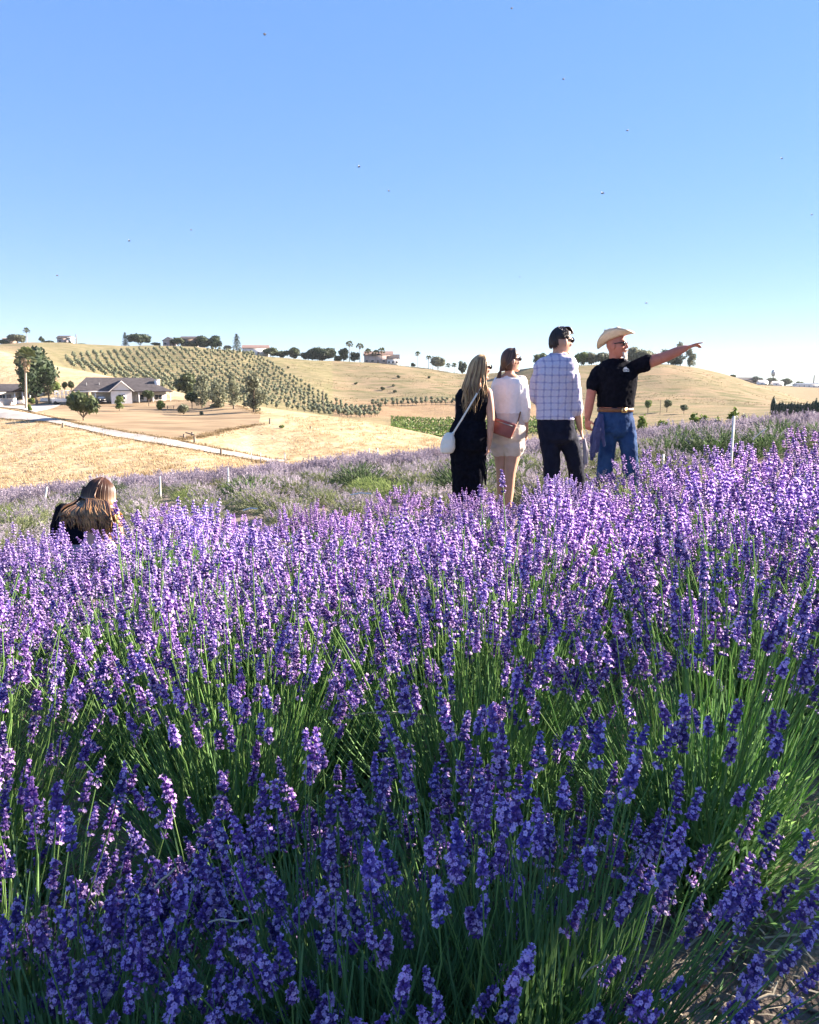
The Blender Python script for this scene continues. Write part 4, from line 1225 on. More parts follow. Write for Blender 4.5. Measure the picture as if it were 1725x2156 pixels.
# ------------------------------------------------------------------ people
folds = bpy.data.textures.new('folds_shape', 'CLOUDS'); folds.noise_scale = 0.085; folds.noise_depth = 2; folds.noise_type = 'HARD_NOISE'
folds_fine = bpy.data.textures.new('cloth_folds_fine', 'CLOUDS'); folds_fine.noise_scale = 0.035
m_skin = mat('tanned_skin', (0.40, 0.205, 0.135), (0.46, 0.25, 0.17), scale=14, rough=0.55, sss=0.12, spec=0.35)
m_skin2 = mat('fair_skin', (0.50, 0.29, 0.20), (0.56, 0.335, 0.24), scale=14, rough=0.5, sss=0.12, spec=0.35)
m_skinr = mat('sunburnt_skin', (0.40, 0.15, 0.105), (0.46, 0.195, 0.14), scale=18, rough=0.55, sss=0.12, spec=0.35)
m_black = mat('black_cotton', (0.004, 0.005, 0.009), (0.008, 0.009, 0.015), scale=30, rough=0.95, spec=0.05, bump=0.15, bscale=300)
m_navy = mat('navy_twill', (0.006, 0.008, 0.02), (0.011, 0.014, 0.03), scale=20, rough=0.85, spec=0.15)
m_navyj = mat('navy_jacket_cloth', (0.035, 0.045, 0.13), (0.06, 0.075, 0.18), scale=12, rough=0.8, spec=0.2)
m_shirtw = mat('off_white_knit', (0.76, 0.75, 0.75), (0.82, 0.81, 0.81), scale=30, rough=0.9, spec=0.1, bump=0.2, bscale=160)
m_beige = mat('beige_cotton', (0.62, 0.545, 0.48), (0.68, 0.60, 0.535), scale=20, rough=0.9, spec=0.1)
m_denim = mat('blue_denim', (0.010, 0.034, 0.115), (0.028, 0.08, 0.21), scale=9, rough=0.85, spec=0.15, bump=0.2, bscale=220, lo=0.35, hi=0.75)
m_greyp = mat('pale_grey_cotton', (0.27, 0.25, 0.29), (0.34, 0.32, 0.36), scale=10, rough=0.9, spec=0.1)
m_leather = mat('red_brown_leather', (0.20, 0.055, 0.045), (0.27, 0.085, 0.065), scale=15, rough=0.45, spec=0.4)
m_belt = mat('brown_leather', (0.13, 0.06, 0.03), (0.20, 0.10, 0.05), scale=15, rough=0.5)
m_cream = mat('cream_leather', (0.70, 0.67, 0.58), (0.76, 0.73, 0.65), scale=10, rough=0.6)
m_felt = mat('cream_straw_felt', (0.70, 0.57, 0.40), (0.78, 0.66, 0.49), scale=40, rough=0.9, bump=0.15, bscale=260, trans=0.12)
m_lens = mat('dark_lens', (0.008, 0.008, 0.01), rough=0.12, spec=0.6)
m_brass = mat('brass', (0.55, 0.40, 0.18), rough=0.35, metal=0.9)
m_hblond = mat('blond_hair', (0.36, 0.23, 0.105), (0.60, 0.43, 0.23), scale=22, rough=0.45, spec=0.5, stretch=(1, 1, 0.2), trans=0.2)
m_hdkblond = mat('dark_blond_hair', (0.16, 0.09, 0.045), (0.30, 0.19, 0.10), scale=22, rough=0.45, spec=0.5, stretch=(1, 1, 0.2), trans=0.15)
m_hbrown = mat('brown_hair', (0.045, 0.022, 0.014), (0.11, 0.055, 0.032), scale=22, rough=0.4, spec=0.5, stretch=(1, 1, 0.2), trans=0.08)
m_hblack = mat('near_black_hair', (0.018, 0.012, 0.012), (0.04, 0.026, 0.024), scale=25, rough=0.38, spec=0.5, stretch=(1, 1, 0.3))
m_ombre = mat('ombre_hair', (0.36, 0.17, 0.06), (0.62, 0.37, 0.16), scale=26, rough=0.42, spec=0.5, stretch=(1, 1, 0.15), trans=0.2)
m_hgold = mat('golden_hair', (0.42, 0.21, 0.075), (0.66, 0.40, 0.17), scale=22, rough=0.45, spec=0.5, stretch=(1, 1, 0.2), trans=0.25)
m_hwhite = mat('white_beard', (0.40, 0.36, 0.33), (0.62, 0.58, 0.54), scale=30, rough=0.7, trans=0.1)


def plaid_mat():
    m = mat('plaid_cotton', (0.66, 0.64, 0.70), rough=0.9, spec=0.1)
    nt = m.node_tree; b = nt.nodes['Principled BSDF']
    tc = nd(nt, 'ShaderNodeTexCoord')
    nz = nd(nt, 'ShaderNodeTexNoise'); nz.inputs['Scale'].default_value = 5.0
    nt.links.new(tc.outputs['Object'], nz.inputs['Vector'])
    vm = nd(nt, 'ShaderNodeVectorMath', operation='MULTIPLY_ADD'); vm.inputs[1].default_value = (0.035, 0.035, 0.035)
    nt.links.new(nz.outputs['Color'], vm.inputs[0]); nt.links.new(tc.outputs['Object'], vm.inputs[2])
    sx = nd(nt, 'ShaderNodeSeparateXYZ'); nt.links.new(vm.outputs[0], sx.inputs[0])
    out = None

    def band(sock, period, width, off=0.0):
        a = nd(nt, 'ShaderNodeMath', operation='MULTIPLY_ADD'); a.inputs[1].default_value = 1 / period; a.inputs[2].default_value = off + 50
        f = nd(nt, 'ShaderNodeMath', operation='FRACT'); c = nd(nt, 'ShaderNodeMath', operation='LESS_THAN'); c.inputs[1].default_value = width
        nt.links.new(sock, a.inputs[0]); nt.links.new(a.outputs[0], f.inputs[0]); nt.links.new(f.outputs[0], c.inputs[0])
        return c.outputs[0]

    col = None
    for s, per, w, off, c in ((sx.outputs[0], 0.062, 0.24, 0, (0.10, 0.11, 0.33)), (sx.outputs[2], 0.062, 0.22, 0.2, (0.11, 0.12, 0.34)),
                              (sx.outputs[0], 0.062, 0.30, 0.55, (0.46, 0.44, 0.60)), (sx.outputs[2], 0.062, 0.25, 0.72, (0.50, 0.48, 0.62))):
        x = nd(nt, 'ShaderNodeMix', data_type='RGBA')
        f = nd(nt, 'ShaderNodeMath', operation='MULTIPLY'); f.inputs[1].default_value = 0.42
        nt.links.new(band(s, per, w, off), f.inputs[0]); nt.links.new(f.outputs[0], x.inputs['Factor'])
        A, B = [q for q in x.inputs if q.type == 'RGBA']
        if col is None: A.default_value = (0.56, 0.53, 0.62, 1)
        else: nt.links.new(col, A)
        B.default_value = (*c, 1)
        col = [q for q in x.outputs if q.type == 'RGBA'][0]
    nt.links.new(col, b.inputs['Base Color'])
    return m


m_plaid = plaid_mat()


def skin_over(name, g, m, parent, voxel=0.008, smooth=4, disp=0.0, fine=0.0):
    """one continuous surface grown over overlapping closed shapes"""
    o = g.build(name, m, parent)
    r = o.modifiers.new('remesh', 'REMESH'); r.mode = 'VOXEL'; r.voxel_size = voxel; r.use_smooth_shade = True
    s = o.modifiers.new('smooth', 'SMOOTH'); s.factor = 0.5; s.iterations = smooth
    disp, fine = disp * 0.62, fine * 0.8
    if disp:
        d = o.modifiers.new('folds', 'DISPLACE'); d.texture = folds; d.strength = disp; d.mid_level = 0.5
    if fine:
        d = o.modifiers.new('fine_folds', 'DISPLACE'); d.texture = folds_fine; d.strength = fine; d.mid_level = 0.5
    return o


class Fig:
    def __init__(s, label, u, v, Y, yaw, skin, sc=1.0, group='people walking in the lavender field'):
        p = P(u, v, Y)
        s.Y = Y
        s.base = np.array((p[0], Y, float(field(p[0], Y))))
        s.root = thing('person', label, 'person', s.base, 0, group)
        s.f = np.array((math.sin(yaw), math.cos(yaw), 0)); s.r = np.array((math.cos(yaw), -math.sin(yaw), 0))   # forward, own right
        s.sc, s.skin = sc, skin
        s.g = G()

    def J(s, u, v, dy=0.0):
        return P(u, v, s.Y + dy) - s.base

    def ring(s, c, hw, hd, n=22, p=2.4, r=None, f=None):
        r = s.r if r is None else r; f = s.f if f is None else f
        a = np.arange(n) * 2 * math.pi / n
        ca, sa = np.cos(a), np.sin(a)
        x = np.sign(ca) * np.abs(ca) ** (2 / p) * hw; y = np.sign(sa) * np.abs(sa) ** (2 / p) * hd
        return c + x[:, None] * r + y[:, None] * f

    def torso(s, rings, g=None, infl=0.0, **kw):
        loft(g or s.g, [s.ring(c, hw + infl, hd + infl, **kw) for c, hw, hd in rings])

    def limb(s, pts, rad, g=None, flat=0.92, n=12):
        # resample so that joints bend softly
        p = np.asarray(pts, float); r = np.asarray(rad, float)
        t = np.linspace(0, 1, len(p)); tt = np.linspace(0, 1, len(p) * 4 - 3)
        P_ = np.stack([np.interp(tt, t, p[:, i]) for i in range(3)], 1); r_ = np.interp(tt, t, r)
        P_[1:-1] = 0.25 * P_[:-2] + 0.5 * P_[1:-1] + 0.25 * P_[2:]
        closed_tube(g or s.g, P_, r_, n, flat)

    def head(s, c, fwd, up=(0, 0, 1), k=1.0):
        f = unit(fwd); x = unit(np.cross(f, up)); z = np.cross(x, f)
        M = np.stack([x, f, z], 1)
        s.hc, s.hM, s.hk = np.asarray(c, float), M, k
        th = np.linspace(0.02, math.pi - 0.02, 23); ph = np.arange(28) * 2 * math.pi / 28
        rings = []
        for t in th:
            dz = math.cos(t); rr = math.sin(t)
            ring = []
            for p in ph:
                dx, dy = rr * math.cos(p), rr * math.sin(p)
                X = 0.076 * dx * (1 - 0.30 * max(0, -dz) ** 1.3); Yv = 0.098 * dy; Z = 0.121 * dz
                if dy < 0 and dz < 0: Yv *= 1 - 0.42 * (-dz)
                if dy > 0 and dz < -0.2: Yv += 0.012 * (-dz - 0.2) * dy / (rr + 1e-6)
                ring.append((X, Yv, Z))
            rings.append(np.array(ring) * k @ M.T + s.hc)
        loft(s.g, rings)
        for q, r in (((0, 0.104, -0.016), (0.012, 0.019, 0.016)), ((0, 0.098, 0.004), (0.009, 0.013, 0.026)), ((0, 0.084, 0.034), (0.048, 0.015, 0.012)),
                     ((0, 0.092, -0.052), (0.022, 0.012, 0.007)), ((0, 0.091, -0.064), (0.019, 0.011, 0.007)), ((0, 0.078, -0.098), (0.026, 0.022, 0.019)),
                     ((0.045, 0.066, -0.02), (0.022, 0.018, 0.02)), ((-0.045, 0.066, -0.02), (0.022, 0.018, 0.02)),
                     ((0.081, -0.008, -0.008), (0.012, 0.021, 0.034)), ((-0.081, -0.008, -0.008), (0.012, 0.021, 0.034))):
            V, Q = ball(np.array(q) * k @ M.T + s.hc, np.array(r) * k, 10, 7, M); s.g.add(V, Q)

    def hp(s, x, y, z):
        return np.array((x, y, z)) * s.hk @ s.hM.T + s.hc

    def neck(s, base, r=0.055):
        s.limb([s.hp(0, -0.018, -0.05), s.hp(0, -0.02, -0.10) * 0.6 + np.asarray(base) * 0.4, base], [r * 0.95, r * 0.95, r * 1.25])

    def hand(s, wrist, d, palm, thumb, curl=0.5, k=1.0, point=False):
        """palm and five bent fingers; d along the hand, palm the way the palm faces, thumb the side the thumb leaves"""
        d, palm = unit(d), unit(palm); th = unit(np.asarray(thumb, float) - d * (np.asarray(thumb) @ d))
        w = np.asarray(wrist, float)
        s.limb([w - d * 0.01, w + d * 0.035 * k, w + d * 0.085 * k], np.array((0.029, 0.038, 0.040)) * k, flat=0.42, n=12) if False else None
        pr = []
        for t, hw, hd in ((-0.012, 0.024, 0.021), (0.02, 0.033, 0.017), (0.055, 0.040, 0.015), (0.09, 0.039, 0.012)):
            a = np.arange(14) * 2 * math.pi / 14
            pr.append(w + d * t * k + (np.cos(a)[:, None] * th * hw + np.sin(a)[:, None] * palm * hd) * k)
        loft(s.g, pr)
        for i, (off, L) in enumerate(((0.029, 0.070), (0.010, 0.078), (-0.010, 0.073), (-0.029, 0.058))):
            c = curl * (0.85 + 0.12 * i)
            if point and i == 0: c = 0.08
            if point and i > 0: c = curl
            p = w + d * 0.085 * k + th * off * k
            pts = [p - d * 0.02 * k, p]; a = 0.0
            for seg in (0.45, 0.32, 0.23):
                a += c
                p = p + (d * math.cos(a) + palm * math.sin(a)) * L * seg * k
                pts.append(p)
            s.limb(pts, np.array((0.0095, 0.0095, 0.0088, 0.008, 0.0066)) * k, n=8)
        p = w + d * 0.025 * k + th * 0.027 * k
        q = p + (d * 0.55 + th * 0.75 + palm * 0.3) * 0.036 * k
        s.limb([w + d * 0.02 * k, p, q, q + (d * 0.9 + th * 0.25 + palm * 0.3) * 0.03 * k], np.array((0.014, 0.0125, 0.0105, 0.0085)) * k, n=8)

    def finish(s, voxel=0.0065):
        return skin_over('body', s.g, s.skin, s.root, voxel, 3)

    def glasses(s, wrap=0.0):
        g = G()
        for e in (-1, 1):
            V, Q = ball(s.hp(e * 0.036, 0.094 - wrap, 0.016), np.array((0.033, 0.011, 0.025)) * s.hk, 12, 8, s.hM); g.add(V, Q)
            V, Q = tube([s.hp(e * 0.066, 0.086 - wrap, 0.022), s.hp(e * 0.081, 0.04, 0.02), s.hp(e * 0.082, -0.005, 0.016)], [0.008, 0.0055, 0.004], 6); g.add(V, Q)
        V, Q = tube([s.hp(-0.02, 0.103, 0.022), s.hp(0, 0.107, 0.024), s.hp(0.02, 0.103, 0.022)], 0.0045, 6); g.add(V, Q)
        g.build('sunglasses', m_lens, s.root, smooth=True)

    def cap(s, g, face=0.30, zf=0.35, grow=1.09, m=0, low=-0.75, tight=False):
        """hair close to the skull, open over the face"""
        th = np.linspace(0.02, math.pi - 0.3, 20); ph = np.arange(30) * 2 * math.pi / 30
        rings = []
        for t in th:
            dz, rr = math.cos(t), math.sin(t); ring = []
            for p in ph:
                dx, dy = rr * math.cos(p), rr * math.sin(p)
                open_ = (dy > face and dz < zf) or dz < low or (dy > -0.05 and dz < -0.25) or (tight and dy > -0.72 and dz < 0.10) or (tight and dz < -0.42)
                q = grow if not open_ else 0.80
                q *= 1 + 0.012 * math.sin(p * 9 + t * 7)
                ring.append((0.077 * dx * q, 0.100 * dy * q, 0.122 * dz * q))
            rings.append(np.array(ring) * s.hk @ s.hM.T + s.hc)
        loft(g, rings, m)


def lock(g, pts, r, m=0, n=5, flat=0.55):
    p = np.asarray(pts, float)
    t = np.linspace(0, 1, len(p)); tt = np.linspace(0, 1, len(p) * 3 - 2)
    q = np.stack([np.interp(tt, t, p[:, i]) for i in range(3)], 1)
    for _ in range(2): q[1:-1] = 0.25 * q[:-2] + 0.5 * q[1:-1] + 0.25 * q[2:]
    V, Q = tube(q, r * np.clip(np.minimum(0.55 + 2 * tt, (1.06 - tt) * 2.2), 0.1, 1), n, False, flat)
    g.add(V, Q, m)


# ---- woman in black with long blond hair
p1 = Fig('person with long wavy blond hair in black sleeveless top and torn trousers, carrying white bag', 986, 1080, 7.5, 0.55, m_skin2, 0.9)
J = p1.J
T1 = [(J(1000, 806), 0.055, 0.05), (J(998, 818), 0.13, 0.075), (J(997, 832), 0.168, 0.10), (J(996, 850), 0.160, 0.112), (J(993, 868), 0.140, 0.105), (J(989, 886), 0.138, 0.10), (J(986, 903), 0.165, 0.118), (J(985, 922), 0.180, 0.13), (J(985, 945), 0.165, 0.12), (J(985, 958), 0.09, 0.08)]
p1.torso(T1, infl=-0.004)
p1.head(J(1012, 775, 0.0), (0.86, 0.50, -0.05), k=0.93)
p1.neck(J(1001, 808), 0.047)
A1 = [J(1026, 826, -0.06), J(1031, 852, -0.08), J(1034, 880, -0.09), J(1032, 912, -0.08), J(1030, 936, -0.06)]
p1.limb(A1, (0.050, 0.043, 0.036, 0.032, 0.023))
p1.hand(A1[-1], J(1027, 958, -0.04) - A1[-1], (-0.9, 0.2, 0.1), (0.3, 0.95, 0), 0.55, 0.88)
p1.limb([J(972, 828, 0.08), J(966, 858, 0.16), J(966, 880, 0.18), J(978, 900, 0.26), J(985, 905, 0.3)], (0.048, 0.042, 0.034, 0.028, 0.023))
p1.hand(J(985, 905, 0.3), (0.8, 0.6, -0.2), (0, 0.3, -1), (0.2, 0.8, 0.5), 0.5, 0.88)
L1 = [[J(975, 930), J(973, 970), J(972, 1012), J(970, 1050), J(970, 1088)], [J(998, 930), J(1000, 970), J(1000, 1012, -0.02), J(1000, 1050), J(1001, 1088)]]
for L in L1:
    p1.limb(L, (0.088, 0.075, 0.055, 0.05, 0.036))
    p1.limb([L[-1], L[-1] + np.array((0.02, 0.03, -0.06)), L[-1] + np.array((0.09, 0.14, -0.075))], (0.037, 0.038, 0.03))
p1.finish()
g = G(); p1.torso(T1[1:7], g, 0.012)
top = skin_over('tank_top', g, m_black, p1.root, 0.009, 4, 0.014, 0.004)
g = G(); p1.torso(T1[5:], g, 0.018)
for L, wd in zip(L1, ((1.0, 0.92, 0.76, 0.72, 0.74), (1.0, 0.90, 0.70, 0.66, 0.68))):
    p1.limb([L[0], L[1], L[2], L[3], J(CU, 1070)[2] * np.array((0, 0, 1)) + L[4] * np.array((1, 1, 0))], np.array((0.128, 0.128, 0.125, 0.120, 0.112)) * np.array(wd), g)
skin_over('trousers', g, m_black, p1.root, 0.011, 4, 0.035, 0.006)
g = G()   # torn strips hanging at the outer leg
rng = np.random.default_rng(2)
for k in range(9):
    u, v = 1016 + rng.uniform(-3, 9), rng.uniform(940, 985); L_ = rng.uniform(28, 52)
    a, b = J(u - 6, v, -0.09), J(u + rng.uniform(-2, 9), v + L_, -0.10)
    V, Q = tube([a, a * 0.5 + b * 0.5 + np.array((0.010, 0, 0)), b], [0.009, 0.007, 0.004], 6, True, 0.3); g.add(V, Q)
g.build('torn_strips', m_black, p1.root)
g = G()
for L in L1:
    closed_tube(g, [L[-1] + np.array((-0.01, -0.03, -0.055)), L[-1] + np.array((0.05, 0.08, -0.065)), L[-1] + np.array((0.10, 0.16, -0.075))], [0.05, 0.05, 0.036], 10, 0.7)
skin_over('shoes', g, m_dark, p1.root, 0.01, 2)
p1.glasses()
g = G(); p1.cap(g, 0.28, 0.42, 1.12)
rng = np.random.default_rng(3)
hl = p1.hp
for k in range(150):
    a = rng.uniform(-1.95, 1.75)
    ex, ey = math.sin(a), -math.cos(a)
    L = rng.uniform(0.31, 0.44) if abs(a) < 1.3 else rng.uniform(0.2, 0.33)
    sp = rng.uniform(0.85, 1.15); w1, w2 = rng.uniform(0, 6.28, 2); am = rng.uniform(0.006, 0.022)
    pts = [hl(ex * 0.012, ey * 0.01 + 0.02, 0.131), hl(ex * 0.066, ey * 0.075, 0.098), hl(ex * 0.088 * sp, ey * 0.108 * sp, 0.02), hl(ex * 0.09 * sp, ey * 0.112 * sp - 0.012, -0.07)]
    for q in np.linspace(0.35, 1, 5):
        z = -0.07 - (L - 0.04) * q
        pts.append(hl(ex * (0.092 + 0.05 * q) * sp + am * math.sin(w1 + q * 7), min(ey * 0.115, 0.06) - 0.035 * q + am * math.sin(w2 + q * 6) - (0.03 if abs(a) < 1.2 else 0), z))
    lock(g, pts, rng.uniform(0.006, 0.012), 1 if rng.random() < 0.36 else 0)
g.build('hair', [m_hblond, m_hdkblond], p1.root, smooth=True)
bg = thing('shoulder_bag', 'small white drawstring bag hanging at the left hip of the blonde woman', 'bag', p1.base + J(944, 933, -0.12))
g = G()
c0 = np.zeros(3)
loft(g, [p1.ring(np.array((0.012, 0, 0.10)), 0.028, 0.02), p1.ring(np.array((0.008, 0, 0.085)), 0.045, 0.035), p1.ring(np.array((0, 0, 0.03)), 0.068, 0.05), p1.ring(np.array((-0.006, 0, -0.04)), 0.075, 0.055), p1.ring(np.array((-0.01, 0, -0.085)), 0.062, 0.045), p1.ring(np.array((-0.01, 0, -0.10)), 0.03, 0.02)])
skin_over('pouch', g, m_cream, bg, 0.006, 3, 0.01, 0.008)
b0 = p1.base + J(944, 933, -0.12)
g = G(); V, Q = tube([p1.base + J(952, 916, -0.12) - b0, p1.base + J(972, 884, -0.155) - b0, p1.base + J(991, 852, -0.17) - b0, p1.base + J(1004, 830, -0.165) - b0, p1.base + J(1012, 815, -0.10) - b0], 0.009, 7, True, 0.4); g.add(V, Q)
V, Q = ball(p1.base + J(954, 913, -0.12) - b0, 0.016, 8, 6); g.add(V, Q)
g.build('strap', m_cream, bg, smooth=True)

# ---- woman in white top and beige shorts
p2 = Fig('person with brown tied hair in white long-sleeved top and beige shorts, looking right', 1066, 1085, 7.7, 0.62, m_skin2, 0.9)
J = p2.J
T2 = [(J(1073, 787), 0.055, 0.05), (J(1072, 796), 0.135, 0.078), (J(1072, 810), 0.165, 0.10), (J(1071, 830), 0.158, 0.112), (J(1070, 850), 0.142, 0.105), (J(1069, 868), 0.140, 0.104), (J(1069, 888), 0.158, 0.12), (J(1069, 905), 0.166, 0.126), (J(1069, 925), 0.155, 0.115), (J(1069, 936), 0.09, 0.08)]
p2.torso(T2, infl=-0.004)
p2.head(J(1075, 760), (0.92, 0.36, 0.07), k=0.92)
p2.neck(J(1073, 789), 0.046)
A2 = [J(1098, 803, -0.06), J(1103, 834, -0.08), J(1106, 863, -0.08), J(1107, 886, -0.06), J(1108, 908, -0.04)]
p2.limb(A2, (0.046, 0.04, 0.034, 0.03, 0.022))
p2.hand(A2[-1], J(1109, 926, -0.02) - A2[-1], (-0.9, 0.2, 0.1), (0.3, 0.95, 0), 0.6, 0.88)
p2.limb([J(1050, 805, 0.08), J(1052, 840, 0.2), J(1056, 866, 0.24), J(1080, 880, 0.32), J(1092, 884, 0.34)], (0.046, 0.04, 0.033, 0.028, 0.022))
p2.hand(J(1092, 884, 0.34), (0.8, 0.5, 0), (0, 0.3, -1), (0.2, 0.8, 0.5), 0.5, 0.88)
L2 = [[J(1056, 915, 0.05), J(1056, 955, 0.05), J(1057, 995, 0.04), J(1058, 1040, 0.08), J(1060, 1082, 0.1)], [J(1082, 915, -0.03), J(1080, 955, -0.03), J(1074, 995, -0.05), J(1070, 1040, -0.02), J(1067, 1086, -0.02)]]
for L in L2:
    p2.limb(L, (0.074, 0.078, 0.056, 0.054, 0.035))
    p2.limb([L[-1], L[-1] + np.array((0.03, 0.02, -0.05)), L[-1] + np.array((0.14, 0.08, -0.07))], (0.036, 0.036, 0.028))
p2.finish()
g = G(); p2.torso(T2[1:7], g, 0.017)
p2.limb(A2[:3] + [J(1106, 881, -0.065)], (0.062, 0.058, 0.054, 0.050), g)
p2.limb([J(1050, 805, 0.08), J(1052, 840, 0.2), J(1056, 866, 0.24), J(1072, 876, 0.3)], (0.062, 0.056, 0.052, 0.046), g)
p2.torso([(J(1074, 789), 0.058, 0.055), (J(1072, 797), 0.14, 0.083)], g)
skin_over('white_top', g, m_shirtw, p2.root, 0.009, 5, 0.013, 0.007)
g = G(); p2.torso(T2[5:], g, 0.020)
for L in L2:
    p2.limb([L[0] + np.array((0, 0, 0.03)), L[0] * 0.5 + L[1] * 0.5, L[0] * 0.36 + L[1] * 0.64], (0.105, 0.118, 0.124), g)
skin_over('shorts', g, m_beige, p2.root, 0.009, 4, 0.02, 0.006)
g = G()
for L in L2:
    closed_tube(g, [L[-1] + np.array((-0.01, -0.02, -0.055)), L[-1] + np.array((0.07, 0.04, -0.065)), L[-1] + np.array((0.15, 0.09, -0.07))], [0.046, 0.046, 0.034], 10, 0.7)
skin_over('shoes', g, m_stake, p2.root, 0.01, 2)
p2.glasses()
g = G(); p2.cap(g, 0.30, 0.42, 1.10)
rng = np.random.default_rng(8)
hl = p2.hp
for k in range(90):      # swept back to the nape
    a = rng.uniform(-2.0, 2.0); ex, ey = math.sin(a), -math.cos(a)
    pts = [hl(ex * 0.02, 0.05, 0.128), hl(ex * 0.07, ey * 0.06 + 0.01, 0.095), hl(ex * 0.088, ey * 0.10, 0.02), hl(ex * 0.066, -0.09, -0.05), hl(ex * 0.03, -0.10 - rng.uniform(0, 0.02), -0.10)]
    lock(g, pts, rng.uniform(0.006, 0.010), 0 if rng.random() < 0.8 else 1)
for k in range(26):      # thin plaits down the left of the back
    x = rng.uniform(-0.085, -0.02); w1 = rng.uniform(0, 6.28)
    e = rng.uniform(0.16, 0.36)
    pts = [hl(-0.02, -0.10, -0.08)] + [hl(x * (0.5 + 0.7 * q) + 0.008 * math.sin(w1 + 9 * q), -0.115 - 0.05 * q + 0.006 * math.cos(w1 + 8 * q), -0.09 - e * q) for q in np.linspace(0.15, 1, 6)]
    lock(g, pts, rng.uniform(0.006, 0.011), 0)
g.build('hair', [m_hbrown, m_hdkblond], p2.root, smooth=True)
b0 = p2.base + J(1061, 902, -0.20)
bg = thing('crossbody_bag', 'red-brown leather crossbody bag at the back hip of the woman in shorts', 'bag', b0)
ax_ = unit(np.array((0.90, -0.30, -0.30))); up_ = unit(np.array((0.28, 0, 0.95))); up_ = unit(up_ - ax_ * (up_ @ ax_)); out_ = np.cross(ax_, up_)


def slab(c, w, h, d, taper=0.9):
    V = []
    for z, k in ((-h / 2, taper), (h / 2, 1.0)):
        for x, y in ((-w / 2, -d / 2), (w / 2, -d / 2), (w / 2, d / 2), (-w / 2, d / 2)):
            V.append(c + ax_ * x * k + up_ * z + out_ * y)
    return np.array(V), [[0, 3, 2, 1], [4, 5, 6, 7], [0, 1, 5, 4], [1, 2, 6, 5], [2, 3, 7, 6], [3, 0, 4, 7]]


g = G(); g.add(*slab(c0, 0.215, 0.145, 0.05)); o = g.build('bag_body', m_leather, bg)
bv = o.modifiers.new('bevel', 'BEVEL'); bv.width = 0.012; bv.segments = 3
g = G(); g.add(*slab(up_ * 0.045 + out_ * 0.028, 0.175, 0.008, 0.006, 1)); g.add(*slab(up_ * 0.045 - out_ * 0.028, 0.175, 0.008, 0.006, 1)); g.build('zipper', m_metal, bg)
g = G(); V, Q = tube([ax_ * 0.105 + up_ * 0.06, p2.base + J(1092, 884, -0.16) - b0, p2.base + J(1096, 868, -0.14) - b0], 0.007, 6); g.add(V, Q)
V, Q = tube([-ax_ * 0.1 + up_ * 0.07, p2.base + J(1044, 872, -0.1) - b0, p2.base + J(1038, 855, 0.0) - b0], 0.007, 6); g.add(V, Q); g.build('strap', m_belt, bg, smooth=True)
g = G(); V, Q = tube([ax_ * 0.10 + up_ * 0.06 - out_ * 0.035, ax_ * 0.085 - up_ * 0.05 - out_ * 0.04], 0.006, 6); g.add(V, Q); V, Q = ball(ax_ * 0.082 - up_ * 0.06 - out_ * 0.04, (0.016, 0.016, 0.02), 8, 6); g.add(V, Q); g.build('tassel', m_cream, bg, smooth=True)

# ---- man in plaid shirt
p3 = Fig('person with short dark hair in pale blue plaid shirt with rolled sleeves and navy trousers', 1180, 1100, 7.3, 0.40, m_skin2, 1.0)
J = p3.J
T3 = [(J(1176, 745), 0.065, 0.06), (J(1173, 754), 0.145, 0.085), (J(1170, 768), 0.188, 0.112), (J(1169, 790), 0.186, 0.125), (J(1169, 815), 0.172, 0.122), (J(1169, 842), 0.160, 0.115), (J(1169, 866), 0.156, 0.115), (J(1170, 884), 0.162, 0.12), (J(1171, 905), 0.165, 0.125), (J(1172, 925), 0.15, 0.115), (J(1173, 936), 0.09, 0.08)]
p3.torso(T3[:-1], infl=-0.004)
p3.head(J(1181, 720), (0.88, 0.46, 0.0), k=1.04)
p3.neck(J(1176, 748), 0.058)
A3 = [J(1200, 778, -0.06), J(1208, 812, -0.07), J(1212, 850, -0.06), J(1218, 880, -0.02), J(1222, 903, 0.02)]
p3.limb(A3, (0.058, 0.05, 0.042, 0.038, 0.027))
p3.hand(A3[-1], J(1227, 922, 0.05) - A3[-1], (-0.8, 0.3, 0.1), (0.3, 0.9, 0.1), 0.65, 1.0)
A3b = [J(1140, 782, 0.06), J(1130, 806, 0.10), J(1126, 836, 0.12), J(1140, 852, 0.3), J(1150, 856, 0.36)]
p3.limb(A3b, (0.058, 0.05, 0.042, 0.036, 0.027))
p3.hand(A3b[-1], (0.7, 0.6, 0), (0.2, 0.2, -1), (-0.3, 0.8, 0.5), 0.5)
L3 = [[J(1157, 900), J(1158, 935), J(1162, 968), J(1161, 1020), J(1161, 1082)], [J(1186, 900), J(1198, 930), J(1209, 962, 0.02), J(1216, 1015, 0.08), J(1224, 1072, 0.18)]]
for L in L3:
    p3.limb(L, (0.092, 0.08, 0.058, 0.055, 0.038))
    p3.limb([L[-1], L[-1] + np.array((0.03, 0.02, -0.05)), L[-1] + np.array((0.12, 0.14, -0.075))], (0.038, 0.038, 0.03))
p3.finish()
g = G(); p3.torso(T3[1:8], g, 0.018)
p3.torso([(J(1176, 743), 0.074, 0.072), (J(1176, 748), 0.10, 0.082), (J(1173, 754), 0.165, 0.105)], g)
p3.limb(A3[:3] + [J(1213, 858, -0.05)], (0.078, 0.070, 0.063, 0.060), g)
p3.limb(A3b[:3] + [J(1132, 844, 0.18)], (0.078, 0.070, 0.062, 0.056), g)
closed_tube(g, [J(1212, 852, -0.06), J(1214, 862, -0.045)], [0.066, 0.066], 12)
skin_over('plaid_shirt', g, m_plaid, p3.root, 0.009, 4, 0.026, 0.006)
g = G(); p3.torso([(c, hw, hd) for c, hw, hd in T3[6:]], g, 0.012)
